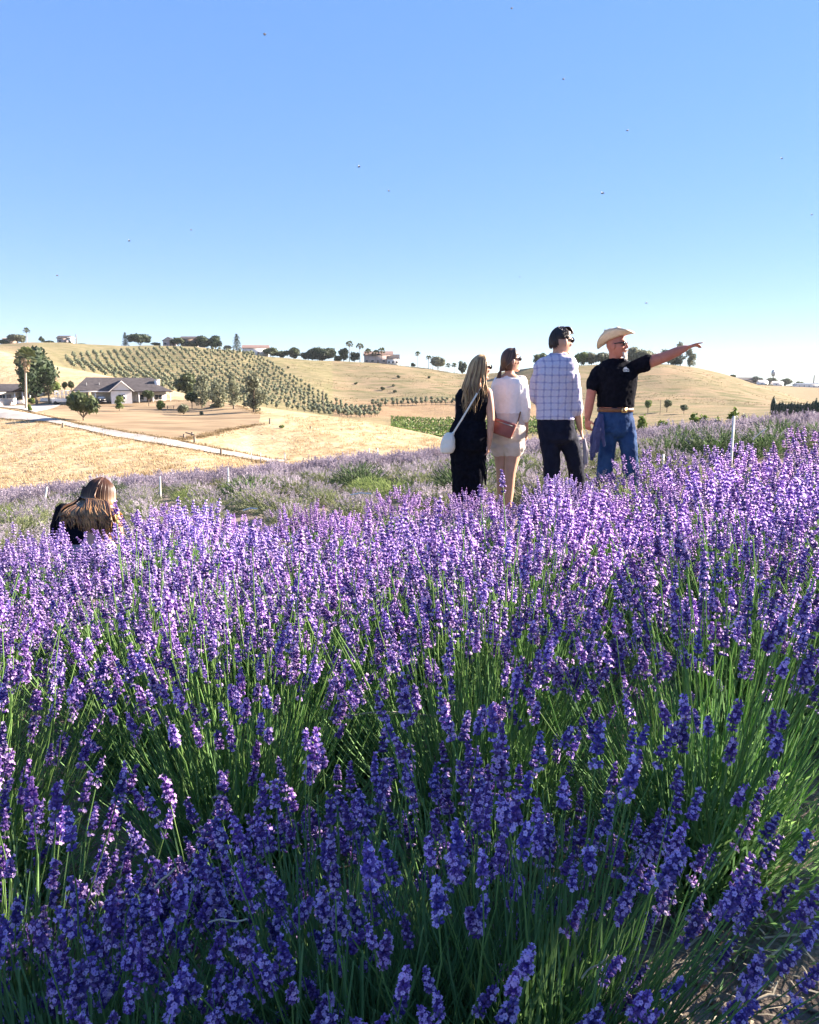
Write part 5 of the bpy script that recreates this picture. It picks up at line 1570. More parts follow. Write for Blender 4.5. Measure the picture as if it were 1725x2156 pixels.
closed_tube(g, [L3[0][0] * 0.75 + L3[1][0] * 0.25 - np.array((0, 0, 0.045)), L3[0][0] * 0.25 + L3[1][0] * 0.75 - np.array((0, 0, 0.045))], [0.118, 0.118], 12)
for L in L3:
    p3.limb(L, (0.108, 0.096, 0.084, 0.075, 0.07), g)
skin_over('trousers', g, m_navy, p3.root, 0.01, 4, 0.022, 0.006)
g = G()
for L in L3:
    closed_tube(g, [L[-1] + np.array((-0.015, -0.03, -0.055)), L[-1] + np.array((0.05, 0.06, -0.065)), L[-1] + np.array((0.13, 0.16, -0.07))], [0.05, 0.05, 0.038], 10, 0.7)
skin_over('shoes', g, m_belt, p3.root, 0.01, 2)
p3.glasses()
g = G(); p3.cap(g, 0.36, 0.50, 1.09, low=-0.62, tight=True)
rng = np.random.default_rng(12)
hl = p3.hp
for k in range(520):      # short hair combed along the skull
    a = rng.uniform(-2.2, 2.2); f = rng.uniform(-0.28, 0.97)
    def sc3(a, f, q):
        rr = math.sqrt(max(0.0, 1 - f * f))
        return hl(math.sin(a) * rr * 0.083 * q, -math.cos(a) * rr * 0.108 * q, f * 0.129 * q)
    side = abs(a) > 0.7
    if side and f < 0.24: continue                   # the ear and the cheek stay free
    if abs(a) > 1.9 and f < 0.55: continue
    da = 0.05 * rng.normal(); dr = 0.12 if side else 0.24
    lock(g, [sc3(a, min(0.99, f + 0.18), 0.985), sc3(a + da, f + 0.02, 1.035), sc3(a + 1.5 * da, f - 0.6 * dr, 1.02), sc3(a + 2 * da, f - dr, 0.985 + 0.03 * rng.random())], 0.0052, 0, 5, 0.5)
for k in range(50):       # quiff over the forehead
    a = math.pi + rng.uniform(-0.8, 0.8)
    x = 0.075 * math.sin(a)
    lock(g, [hl(x * 0.8, 0.02, 0.127), hl(x, 0.055, 0.118 + 0.010 * rng.random()), hl(x * 1.05, 0.078, 0.096), hl(x * 1.02 + 0.010, 0.090, 0.066)], 0.006, 0, 5, 0.5)
g.build('hair', [m_hblack], p3.root, smooth=True)
b0 = p3.base + J(1217, 924, 0.0)
ph = thing('phone', 'small white phone held in the right hand of the plaid shirt man', 'phone', b0)
g = G(); V, Q = box(c0, (0.075, 0.012, 0.035), 0.3); g.add(V @ np.array([[0.94, 0, -0.34], [0, 1, 0], [0.34, 0, 0.94]]).T, Q); o = g.build('phone_body', m_stake, ph)
bv = o.modifiers.new('bevel', 'BEVEL'); bv.width = 0.005; bv.segments = 2
b0 = p3.base + J(1230, 925, 0.03)
sc_ = thing('sunlit_edge_strip', 'pale strip standing in for a sunlit clothing edge beside the plaid shirt man', 'sunlit edge', b0)  # pale shape stands in for sunlight on the edge of dark clothing
g = G()
for q, (u0, u1, v1) in enumerate(((1229, 1228, 984), (1232, 1234, 976), (1231, 1226, 990))):
    V, Q = tube([c0 + np.array((0.004 * q, 0.01 * q, 0)), p3.base + J(u0 + 3, 948, 0.03 + 0.01 * q) - b0, p3.base + J(u1 + 2, v1, 0.04) - b0], [0.014, 0.022, 0.012], 8, True, 0.35); g.add(V, Q)
skin_over('folds_shape', g, m_greyp, sc_, 0.005, 2, 0.006)

# ---- man with the cowboy hat
p4 = Fig('person in cream cowboy hat, black t-shirt and blue jeans pointing right with a stretched arm', 1300, 1085, 8.3, 2.86, m_skinr, 1.0)
J = p4.J
T4 = [(J(1297, 757), 0.068, 0.062), (J(1298, 764), 0.16, 0.085), (J(1299, 776), 0.205, 0.115), (J(1300, 797), 0.200, 0.135), (J(1299, 820), 0.185, 0.135), (J(1297, 842), 0.178, 0.13), (J(1296, 858), 0.176, 0.13), (J(1296, 872), 0.172, 0.125), (J(1297, 892), 0.180, 0.125), (J(1298, 910), 0.165, 0.115), (J(1299, 920), 0.09, 0.08)]
p4.torso(T4[:-1], infl=-0.004)
p4.head(J(1298, 728, -0.03), (0.86, -0.50, 0.03), k=1.05)
p4.neck(J(1297, 760), 0.062)
A4 = [J(1337, 774, -0.02), J(1368, 762, -0.04), J(1400, 752, -0.08), J(1424, 741, -0.10), J(1444, 733, -0.12)]
p4.limb(A4, (0.062, 0.064, 0.054, 0.050, 0.033))
p4.hand(A4[-1], J(1474, 723, -0.14) - A4[-1], (0.1, 0.3, -0.95), (0.1, -0.9, 0.3), 0.36, 1.1, point=True)
A4b = [J(1259, 783), J(1250, 805, -0.03), J(1244, 834, -0.05), J(1240, 860, -0.07), J(1237, 882, -0.08)]
p4.limb(A4b, (0.060, 0.060, 0.052, 0.047, 0.032))
p4.hand(A4b[-1], J(1238, 902, -0.09) - A4b[-1], (0.85, 0.3, 0.2), (0.5, -0.85, 0), 0.6, 1.05)
L4 = [[J(1282, 888), J(1280, 915), J(1278, 948), J(1272, 1010), J(1268, 1072, 0.03)], [J(1314, 888), J(1320, 915), J(1325, 948, -0.03), J(1330, 1010), J(1334, 1072)]]
for L in L4:
    p4.limb(L, (0.095, 0.085, 0.062, 0.06, 0.04))
    p4.limb([L[-1], L[-1] + np.array((0.02, -0.04, -0.05)), L[-1] + np.array((0.06, -0.16, -0.07))], (0.04, 0.04, 0.032))
p4.finish()
g = G(); p4.torso(T4[1:7], g, 0.02)
p4.torso([(J(1297, 754), 0.075, 0.07), (J(1297, 759), 0.125, 0.09), (J(1298, 764), 0.178, 0.105), (J(1299, 774), 0.218, 0.13)], g)
p4.limb(A4[:2] + [J(1362, 763, -0.035)], (0.078, 0.088, 0.088), g)
p4.limb(A4b[:2] + [J(1248, 816, -0.035)], (0.074, 0.080, 0.078), g)
ts = skin_over('t_shirt', g, m_black, p4.root, 0.0095, 5, 0.022, 0.005)
g = G(); p4.torso(T4[6:], g, 0.012)
closed_tube(g, [L4[0][0] * 0.75 + L4[1][0] * 0.25 - np.array((0, 0, 0.045)), L4[0][0] * 0.25 + L4[1][0] * 0.75 - np.array((0, 0, 0.045))], [0.118, 0.118], 12)
for L in L4:
    p4.limb(L, (0.112, 0.104, 0.092, 0.086, 0.084), g)
skin_over('jeans', g, m_denim, p4.root, 0.0095, 4, 0.022, 0.008)
g = G()
for L in L4:
    closed_tube(g, [L[-1] + np.array((-0.01, 0.04, -0.05)), L[-1] + np.array((0.03, -0.06, -0.06)), L[-1] + np.array((0.07, -0.19, -0.07))], [0.052, 0.05, 0.038], 10, 0.7)
skin_over('boots', g, m_belt, p4.root, 0.01, 2)
g = G()
a, b = p4.ring(J(1296, 859), 0.190, 0.145, 32), p4.ring(J(1296, 867), 0.188, 0.143, 32)
loft(g, [a, b]); p4_belt = g.build('belt', m_belt, p4.root, smooth=False)
g = G(); bc = J(1298.5, 863.5) + p4.f * 0.150 + p4.r * 0.0
V, Q = box(c0, (0.062, 0.012, 0.048)); M_ = np.stack([-p4.r, -p4.f, np.array((0, 0, 1.0))], 1); g.add(V @ M_.T + bc, Q)
g.build('buckle', m_brass, p4_belt)
g = G(); V, Q = box(c0, (0.036, 0.016, 0.026)); g.add(V @ M_.T + bc, Q); g.build('buckle_plate', m_belt, p4_belt)
# small white emblem on the chest
g = G(); ec = J(1320, 776, -0.135)
S_ = -p4.r
shapes = [[(-0.036, -0.004), (0.036, -0.004), (0.030, 0.012), (0.012, 0.014), (0.010, 0.036), (-0.008, 0.026), (-0.026, 0.008)], [(-0.038, -0.010), (0.038, -0.010), (0.038, -0.016), (-0.038, -0.016)], [(-0.034, -0.022), (0.034, -0.022), (0.034, -0.030), (-0.034, -0.030)]]
em = bpy.data.meshes.new('emblem'); vs, fs = [], []
for sh in shapes:
    fs.append(list(range(len(vs), len(vs) + len(sh)))); vs += [tuple(ec + S_ * x + np.array((0, 0, z))) for x, z in sh]
em.from_pydata(vs, [], fs); em.materials.append(m_stake)
eo = link('emblem', em, p4.root)
sd = eo.modifiers.new('cut', 'SUBSURF'); sd.subdivision_type = 'SIMPLE'; sd.levels = sd.render_levels = 2
sw = eo.modifiers.new('on_shirt', 'SHRINKWRAP'); sw.target = ts; sw.offset = 0.004; sw.wrap_mode = 'OUTSIDE_SURFACE'
p4.glasses(0.004)
hl = p4.hp
rng = np.random.default_rng(21)
g = G()
for k in range(260):
    a = rng.uniform(-0.95, 0.95); z = rng.uniform(-0.115, -0.066); x = 0.043 * math.sin(a) * (1.25 if z > -0.09 else 1)
    if abs(x) < 0.018 and z > -0.078: continue
    y = 0.094 * math.cos(a * 0.55) + 0.004
    lock(g, [hl(x, y - 0.012, z), hl(x * 1.05, y + 0.006, z - 0.012), hl(x * 0.9, y + 0.008 * rng.uniform(0.3, 1), z - 0.022 - 0.02 * rng.random())], 0.0045, 0, 5)
for k in range(40):
    x = rng.uniform(-0.03, 0.03); lock(g, [hl(x * 0.5, 0.105, -0.040), hl(x, 0.108, -0.045), hl(x * 1.3, 0.100, -0.058)], 0.005, 0, 5)
g.build('beard', m_hwhite, p4.root, smooth=True)
# the hat: dented crown, brim rolled up at the sides
hf = unit(p4.hM[:, 1] + 0.36 * p4.hM[:, 2]); hx = p4.hM[:, 0]; hz_ = np.cross(hx, hf)
HM = np.stack([hx, hf, hz_], 1); hc_ = hl(0, -0.012, 0.066)
g = G()
na = 48; an = np.arange(na) * 2 * math.pi / na
rows = []
for t, und in ((1.0, -1), (0.75, -1), (0.5, -1), (0.25, -1), (0.0, -1), (0.0, 1), (0.25, 1), (0.5, 1), (0.75, 1), (1.0, 1)):
    rx = 0.084 + 0.088 * t; ry = 0.104 + 0.096 * t
    z = 0.088 * (t ** 1.5) * np.abs(np.cos(an)) ** 1.7 - 0.026 * t * np.abs(np.sin(an)) ** 3 + und * 0.0022
    rows.append(np.stack([rx * np.cos(an) * (1 - 0.12 * t * np.abs(np.cos(an)) ** 2), ry * np.sin(an), z], 1) @ HM.T + hc_)
loft(g, rows)
bo = g.build('hat_brim', m_felt, None, smooth=True)
g = G(); rows = []
for f_, k_ in ((0.0, 1.0), (0.2, 0.99), (0.45, 0.95), (0.7, 0.89), (0.9, 0.80), (1.0, 0.66), (0.97, 0.42), (0.86, 0.18)):
    x = 0.085 * k_ * np.cos(an); y = 0.105 * k_ * np.sin(an)
    z = np.full(na, 0.118 * f_)
    z += f_ ** 3 * (-0.022 * np.sin(an) * k_ - 0.010 * np.exp(-((np.abs(np.cos(an)) - 0.8) / 0.25) ** 2))
    x = x * (1 - 0.22 * f_ ** 2 * np.clip(np.sin(an), 0, 1))
    rows.append(np.stack([x, y, z], 1) @ HM.T + hc_)
loft(g, rows)
co = g.build('cowboy_hat', m_felt, p4.root, smooth=True)
bo.name = 'hat_brim'; bo.parent = co
g = G(); loft(g, [np.stack([0.0865 * np.cos(an), 0.1065 * np.sin(an), np.full(na, z)], 1) @ HM.T + hc_ for z in (0.003, 0.018)]); g.build('hat_band', m_belt, co, smooth=True)
b0 = p4.base + J(1258, 880, -0.17)
jk = thing('jacket', 'navy jacket hanging from the belt at the right hip of the hat man', 'jacket', b0)
g = G()
for u0, v0, u1, v1, u2, v2, r0, r1, dy in ((1262, 872, 1256, 905, 1250, 958, 0.022, 0.036, -0.17), (1268, 874, 1269, 910, 1272, 938, 0.018, 0.028, -0.19), (1256, 882, 1249, 920, 1247, 965, 0.022, 0.036, -0.12), (1262, 876, 1260, 900, 1257, 950, 0.02, 0.034, -0.2)):
    closed_tube(g, [p4.base + J(u0, v0, dy + 0.03) - b0, p4.base + J(u1, v1, dy) - b0, p4.base + J(u2, v2, dy) - b0], [r0, r1, r1 * 0.8], 10, 0.45, side=(1, 0, 0))
skin_over('jacket_folds', g, m_navyj, jk, 0.008, 3, 0.025, 0.01)

# ---- crouching woman, back to us
p5 = Fig('person crouching with back turned, long brown and golden hair over a black open-backed top', 188, 1250, 5.2, 0.12, m_skin2, 0.9)
J = p5.J
T5 = [(J(200, 1058, 0.20), 0.052, 0.05), (J(190, 1068, 0.17), 0.14, 0.085), (J(183, 1080, 0.13), 0.185, 0.105), (J(184, 1100, 0.08), 0.180, 0.115), (J(186, 1122, 0.03), 0.158, 0.105), (J(187, 1140, 0.0), 0.150, 0.105), (J(187, 1160, 0.0), 0.175, 0.13), (J(187, 1185, 0.02), 0.19, 0.15), (J(187, 1205, 0.05), 0.14, 0.12)]
p5.torso(T5, infl=-0.004)
p5.head(J(211, 1046, 0.30), (0.35, 0.86, -0.30), k=1.0)
p5.neck(J(200, 1062, 0.20), 0.046)
A5 = [J(135, 1078, 0.12), J(124, 1105, 0.16), J(118, 1135, 0.22), J(135, 1160, 0.38), J(150, 1165, 0.46)]
A5b = [J(234, 1078, 0.12), J(246, 1105, 0.18), J(250, 1132, 0.26), J(236, 1150, 0.42), J(226, 1155, 0.5)]
for A, sg in ((A5, 1), (A5b, -1)):
    p5.limb(A, (0.05, 0.043, 0.036, 0.031, 0.023))
    p5.hand(A[-1], (0.3 * sg, 0.9, -0.1), (0, 0, -1), (sg, 0.2, 0), 0.5, 0.88)
L5 = [[J(165, 1190, 0.02), J(142, 1165, 0.38), J(146, 1260, 0.30)], [J(208, 1190, 0.02), J(232, 1168, 0.38), J(228, 1260, 0.30)]]
for L in L5:
    p5.limb([L[0], L[0] * 0.5 + L[1] * 0.5, L[1], L[1] * 0.5 + L[2] * 0.5, L[2]], (0.092, 0.08, 0.058, 0.055, 0.036))
    p5.limb([L[2], L[2] + np.array((0, 0.03, -0.03)), L[2] + np.array((0, 0.16, -0.05))], (0.036, 0.036, 0.028))
p5.finish()
g = G()
p5.torso([(c + np.array((-0.055, -0.004, 0)), hw * 0.70, hd) for c, hw, hd in T5[1:6]], g, 0.012)
p5.torso([(c + np.array((0, 0.02, 0)), hw, hd * 0.85) for c, hw, hd in T5[1:5]], g, 0.008)
p5.limb(A5[:3] + [A5[2] * 0.6 + A5[3] * 0.4], (0.066, 0.058, 0.05, 0.046), g)
skin_over('open_back_top', g, m_black, p5.root, 0.008, 4, 0.014, 0.004)
g = G(); p5.torso(T5[5:], g, 0.014)
for L in L5:
    p5.limb([L[0], L[0] * 0.5 + L[1] * 0.5, L[1], L[1] * 0.5 + L[2] * 0.5, L[2]], (0.11, 0.098, 0.08, 0.07, 0.06), g)
skin_over('trousers', g, m_greyp, p5.root, 0.01, 4, 0.02, 0.005)
g = G()
for L in L5:
    closed_tube(g, [L[2] + np.array((0, -0.03, -0.04)), L[2] + np.array((0, 0.08, -0.05)), L[2] + np.array((0, 0.17, -0.05))], [0.046, 0.046, 0.034], 10, 0.7)
skin_over('shoes', g, m_stake, p5.root, 0.01, 2)
g = G(); p5.cap(g, 0.45, 0.3, 1.12, m=1, low=-0.9)
rng = np.random.default_rng(31)
hl = p5.hp
for k in range(110):      # over the crown, down the right side
    a = rng.uniform(0.35, 2.1); ex, ey = math.sin(a), -math.cos(a)
    top_ = hl(ex * 0.015, ey * 0.015, 0.132)
    m1 = hl(ex * 0.08, ey * 0.09, 0.085); m2 = hl(ex * 0.093, ey * 0.112, 0.01); m3 = hl(ex * 0.10 + 0.01, ey * 0.10, -0.07)
    e = J(rng.normal(243, 9), rng.uniform(1105, 1136), rng.uniform(-0.06, 0.05)); mid = J(rng.normal(234, 9), rng.uniform(1072, 1092), rng.uniform(-0.05, 0.055))
    w = rng.normal(size=3) * 0.006
    lock(g, [top_, m1, m2, m3, mid + w, e * 0.5 + mid * 0.5 - w, e], rng.uniform(0.007, 0.012), 1 if rng.random() < 0.35 else 0)
for k in range(210):      # from the nape, spread over the shoulders and back
    t = rng.uniform(0, 1)
    u = 132 + 100 * t + rng.normal(0, 3)
    s1 = J(172 + 46 * t, 1060, 0.10); s2 = J(u + 0.25 * (185 - u), 1066 + 6 * rng.random() + 10 * abs(t - 0.5), -0.01)
    L_ = rng.uniform(0.0, 1.0) ** 1.4 * 1.45; w1 = rng.uniform(0, 6.28)
    s3 = J(u + 5 * math.sin(w1), 1078 + 6 * L_ + 8 * abs(t - 0.5), -0.055); s4 = J(u + 2 + 6 * math.sin(w1 + 1.5), 1086 + 12 * L_ + 6 * t, -0.068)
    e = J(u + 3 + 9 * L_ * (t - 0.35) + 5 * math.sin(w1 + 3), 1090 + (22 + 14 * t) * L_ - (8 if t < 0.25 else 0), -0.06)
    lock(g, [hl(-0.05 + 0.09 * t, -0.105, 0.03), hl(-0.06 + 0.1 * t, -0.12, -0.05), s1, s2, s3, s4, e], rng.uniform(0.006, 0.011), int(rng.choice([0, 0, 0, 1, 2])), 6, 0.5)
for k in range(70):       # over the neck
    t = rng.uniform(0, 1); w1 = rng.uniform(-4, 4)
    lock(g, [hl(-0.07 + 0.13 * t, -0.10, 0.05), hl(-0.06 + 0.12 * t, -0.125, -0.04), J(184 + 42 * t, 1050 + 4 * t, 0.11), J(178 + 52 * t + w1, 1062 + 3 * t, 0.03), J(176 + 56 * t + 1.6 * w1, 1074 + 8 * t, -0.045), J(176 + 60 * t - w1, 1086 + 20 * t * rng.random(), -0.066)], rng.uniform(0.007, 0.011), int(rng.choice([0, 0, 1, 2])), 6, 0.5)
for k in range(60):       # dark hair over the crown
    a = rng.uniform(-2.2, 0.6); ex, ey = math.sin(a), -math.cos(a)
    lock(g, [hl(ex * 0.015, ey * 0.015, 0.135), hl(ex * 0.08, ey * 0.09, 0.09), hl(ex * 0.092, ey * 0.114, 0.0), hl(ex * 0.075, ey * 0.105 - 0.01, -0.075), hl(ex * 0.05, -0.09, -0.11)], rng.uniform(0.008, 0.012), 1)
for k in range(16):       # one lock in front of the left arm
    e = J(rng.normal(124, 3), rng.uniform(1095, 1112), 0.02)
    lock(g, [hl(-0.06, -0.1, 0.0), J(160, 1060, 0.12), J(132, 1066, 0.07), J(126, 1082, 0.04), e], rng.uniform(0.008, 0.012), rng.choice([0, 1]))
g.build('hair', [m_ombre, m_hbrown, m_hdkblond], p5.root, smooth=True)
nt = m_ombre.node_tree        # darker at the roots, golden towards the ends
tc = nd(nt, 'ShaderNodeTexCoord'); sx = nd(nt, 'ShaderNodeSeparateXYZ'); nt.links.new(tc.outputs['Object'], sx.inputs[0])
mr = nd(nt, 'ShaderNodeMapRange'); zt = hl(0, -0.09, 0.02)[2]
mr.inputs['From Min'].default_value = zt - 0.14; mr.inputs['From Max'].default_value = zt + 0.0
nt.links.new(sx.outputs[2], mr.inputs['Value'])
mx = nd(nt, 'ShaderNodeMix', data_type='RGBA'); A, B = [q for q in mx.inputs if q.type == 'RGBA']; B.default_value = (0.085, 0.038, 0.022, 1)
nt.links.new(mr.outputs[0], mx.inputs['Factor'])
ramp_ = [n for n in nt.nodes if n.type == 'VALTORGB'][0]
nt.links.new(ramp_.outputs[0], A)
for s_ in [l.to_socket for l in list(ramp_.outputs[0].links) if l.to_node != mx]:
    nt.links.new([q for q in mx.outputs if q.type == 'RGBA'][0], s_)

# ------------------------------------------------------------------ lavender
m_stem = mat('lavender_stem', (0.17, 0.32, 0.10), (0.27, 0.42, 0.14), scale=6, rough=0.6, trans=0.5, rnd=0.25, spec=0.25)
m_lleaf = mat('lavender_leaf', (0.115, 0.24, 0.09), (0.19, 0.33, 0.125), scale=9, rough=0.75, trans=0.3, rnd=0.2, spec=0.15)
m_bud = mat('lavender_bud', (0.13, 0.07, 0.36), (0.40, 0.255, 0.57), scale=60, rough=0.7, trans=0.5, rnd=0.28, hue=0.02, spec=0.2)
m_cor = mat('lavender_petal', (0.60, 0.39, 0.87), (0.86, 0.67, 0.93), scale=60, rough=0.6, trans=0.5, rnd=0.2, hue=0.02, spec=0.2)
LM = [m_stem, m_bud, m_cor]
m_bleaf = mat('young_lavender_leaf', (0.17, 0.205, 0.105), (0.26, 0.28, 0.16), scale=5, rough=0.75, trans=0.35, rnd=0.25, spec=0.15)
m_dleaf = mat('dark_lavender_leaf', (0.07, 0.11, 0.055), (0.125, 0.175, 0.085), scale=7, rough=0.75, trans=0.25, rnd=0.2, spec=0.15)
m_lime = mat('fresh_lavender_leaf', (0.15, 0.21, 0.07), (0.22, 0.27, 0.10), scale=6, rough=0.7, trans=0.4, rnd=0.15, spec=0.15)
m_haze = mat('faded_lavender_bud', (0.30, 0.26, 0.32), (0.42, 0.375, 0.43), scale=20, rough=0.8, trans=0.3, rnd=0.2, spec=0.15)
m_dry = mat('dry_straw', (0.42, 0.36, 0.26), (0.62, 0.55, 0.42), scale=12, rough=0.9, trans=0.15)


def bud_shape(n=5):
    """a calyx: narrow foot, swollen middle, open mouth; along +z, unit length"""
    V, k = [], 0
    for z, r in ((0.0, 0.10), (0.45, 0.25), (0.85, 0.22)):
        for i in range(n):
            a = i * 2 * math.pi / n
            V.append((math.cos(a) * r, math.sin(a) * r, z))
    V.append((0, 0, 1.0))
    Q = [[r * n + i, r * n + (i + 1) % n, (r + 1) * n + (i + 1) % n, (r + 1) * n + i] for r in range(2) for i in range(n)]
    T = [[2 * n + i, 2 * n + (i + 1) % n, 3 * n] for i in range(n)]
    return np.array(V), np.array(Q), np.array(T)


def petal_shape():
    """a small two-lipped flower: five rounded lobes round a short throat, opening along +z"""
    V = [(0, 0, 0.0)]; T = []
    for i, (a, L, w) in enumerate(((0.5, 1.0, 0.42), (1.35, 1.1, 0.42), (2.6, 0.8, 0.36), (3.93, 0.85, 0.36), (5.2, 0.8, 0.36))):
        d = np.array((math.cos(a), math.sin(a), 0)); s = np.array((-math.sin(a), math.cos(a), 0))
        k = len(V)
        V += [tuple(d * 0.55 * L + s * w + np.array((0, 0, 0.38))), tuple(d * L + np.array((0, 0, 0.5))), tuple(d * 0.55 * L - s * w + np.array((0, 0, 0.38)))]
        T += [[0, k + 1, k], [0, k + 2, k + 1]]
    return np.array(V), np.array(T)


BV, BQ, BT = bud_shape(5)
BV3, BQ3, BT3 = bud_shape(3)
PV, PT = petal_shape()


def frame(d):
    d = unit(d); a = unit(np.cross(d, (0.3, 0.9, 0.1))); return np.stack([a, np.cross(d, a), d], 1)


def spike(g, rng, L=0.07, detail=2, bloom=0.35, fat=1.0):
    """flower spike along +z from the origin: whorls of buds, some open flowers, a lower whorl apart"""
    nw = {2: 6, 1: 5, 0: 4}[detail]
    zs = list(np.linspace(0.0, L * 0.92, nw))
    if rng.random() < 0.55: zs = [-L * rng.uniform(0.28, 0.5)] + zs
    V, Q = tube([(0, 0, min(zs)), (0, 0, L * 0.95)], 0.0016, 3, False); g.add(V, Q, 1)
    per = {2: 8, 1: 6, 0: 4}[detail]
    bl = {2: 0.0098, 1: 0.0112, 0: 0.015}[detail] * fat
    for i, z in enumerate(zs):
        f = max(0.0, z / L)
        sc = (1.0 - 0.38 * f) * (0.8 if i == 0 else 1)
        n = max(3, int(per * (1 - 0.3 * f) + rng.uniform(-1, 1)))
        a0 = rng.uniform(0, 6.28)
        for j in range(n):
            a = a0 + j * 2 * math.pi / n + rng.normal() * 0.15
            el = 0.35 + 0.75 * f + rng.normal() * 0.18
            d = np.array((math.cos(a) * math.cos(el), math.sin(a) * math.cos(el), math.sin(el)))
            M = frame(d)
            p = np.array((math.cos(a) * 0.0016, math.sin(a) * 0.0016, z + rng.normal() * 0.0012))
            s = bl * sc * rng.uniform(0.85, 1.15)
            if detail == 2:
                W = (BV * np.array((1.15, 1.15, 1)) * s) @ M.T + p
                b = g.n; g.add(W, BQ, 1); g.T.append(BT + b); g.tm.append(np.full(len(BT), 1, int))
            elif detail == 1:
                W = (BV3 * np.array((1.35, 1.35, 1)) * s) @ M.T + p
                b = g.n; g.add(W, BQ3, 1); g.T.append(BT3 + b); g.tm.append(np.full(len(BT3), 1, int))
            else:
                e = M[:, 0]
                g.add(np.array([p, p + d * s * 0.55 + e * s * 0.42, p + d * s * 1.05, p + d * s * 0.55 - e * s * 0.42]), [[0, 1, 2, 3]], 1)
            if detail and rng.random() < bloom * (1.0 if f < 0.85 else 0.4):
                r = {2: 0.0046, 1: 0.0056}[detail] * rng.uniform(0.8, 1.25)
                d2 = unit(d + rng.normal(size=3) * 0.25)
                g.add((PV * r) @ frame(d2).T + p + d * s * 0.88, PT, 2)
            elif not detail and rng.random() < bloom:
                q = p + d * s; e = rng.normal(size=(2, 3)) * s * 0.45
                g.add(np.array([q - e[0], q + e[1], q + e[0], q - e[1]]), [[0, 1, 2, 3]], 2)


def stem_path(tilt, L, rng=None):
    """stem leaving the crown at an angle and bending up; returns points and end direction"""
    pts = [np.zeros(3)]; n = 7
    for i in range(n):
        f = i / (n - 1)
        t = tilt * (1.12 - 0.42 * f)
        pts.append(pts[-1] + np.array((math.sin(t), 0, math.cos(t))) * L / n)
    pts = np.array(pts)
    if rng is not None:
        pts[2:-1] += rng.normal(size=(n - 2, 3)) * 0.004
    return pts, unit(pts[-1] - pts[-2])


# stems and spikes for the nearest plants
stems = []
for k in range(26):
    rng = np.random.default_rng(500 + k)
    tilt = (k % 13) / 12 * 1.08 + 0.02
    L = rng.uniform(0.52, 0.68) * (1 - 0.10 * tilt)
    pts, d = stem_path(tilt, L, rng)
    g = G(); V, Q = tube(pts, np.linspace(0.0017, 0.0010, len(pts)), 5, False); g.add(V, Q, 0)
    for q in (2, 3, 4):      # narrow leaf pairs low on the stem
        for e in (-1, 1):
            p = pts[q - 1 if q > 1 else 1]; s = unit(np.array((0.3 * rng.normal(), e, 0.9))); w = unit(np.cross(s, (1, 0.2, 0))) * 0.0022; l = 0.045 * rng.uniform(0.6, 1.1)
            g.add(np.array([p, p + s * l * 0.5 + w, p + s * l, p + s * l * 0.5 - w]), [[0, 1, 2, 3]], 0)
    stems.append((g.mesh('lavender_stem', [m_stem], smooth=True), pts[-1], d, tilt))
spikes = []
for k in range(14):
    rng = np.random.default_rng(700 + k)
    g = G(); spike(g, rng, rng.uniform(0.036, 0.066), 2, rng.uniform(0.3, 0.65), rng.uniform(0.9, 1.1))
    spikes.append(g.mesh('flower_spike', LM))


def leafy_mound(rng, R_, Hh, n, m_=0, blades=160):
    """grey-green leaf mound and leafless green shoots of one plant"""
    g = G()
    az = rng.uniform(0, 6.28, n); el = np.arcsin(rng.uniform(0.05, 1, n)); q = rng.uniform(0.25, 1, n) ** 0.6
    C = np.stack([np.cos(az) * np.cos(el) * R_ * q, np.sin(az) * np.cos(el) * R_ * q, np.sin(el) * Hh * q], 1)
    d = C / (np.linalg.norm(C, axis=1)[:, None] + 1e-6) + rng.normal(size=C.shape) * 0.35; d[:, 2] += 0.5
    d /= np.linalg.norm(d, axis=1)[:, None]
    w = np.cross(d, rng.normal(size=C.shape)); w /= np.linalg.norm(w, axis=1)[:, None]
    L = rng.uniform(0.03, 0.06, n)[:, None]
    V = np.stack([C, C + d * L * 0.5 + w * 0.0026, C + d * L, C + d * L * 0.5 - w * 0.0026], 1).reshape(-1, 3)
    g.add(V, np.arange(4 * n).reshape(n, 4), m_)
    for _ in range(blades):
        a = rng.uniform(0, 6.28); t = rng.uniform(0.05, 1.0); l = rng.uniform(0.28, 0.60)
        pts, dd = stem_path(t, l)
        pts = pts[::2]
        c, s = math.cos(a), math.sin(a)
        pts = pts @ np.array([[c, -s, 0], [s, c, 0], [0, 0, 1]]).T + np.array((rng.normal() * 0.05, rng.normal() * 0.05, 0))
        w_ = np.array((-s, c, 0)) * 0.0026
        w2 = np.array((c, s, 0)) * 0.0016
        k = len(pts); wd = np.linspace(1, 0.4, k)[:, None]
        V = np.concatenate([pts - w_ * wd, pts + w_ * wd + w2 * wd])
        g.add(V, [[i, i + 1, k + i + 1, k + i] for i in range(k - 1)], m_)
    return g


mounds = [leafy_mound(np.random.default_rng(900 + k), 0.30, 0.33, 1500, 0, 800).mesh('foliage', [m_lleaf]) for k in range(4)]


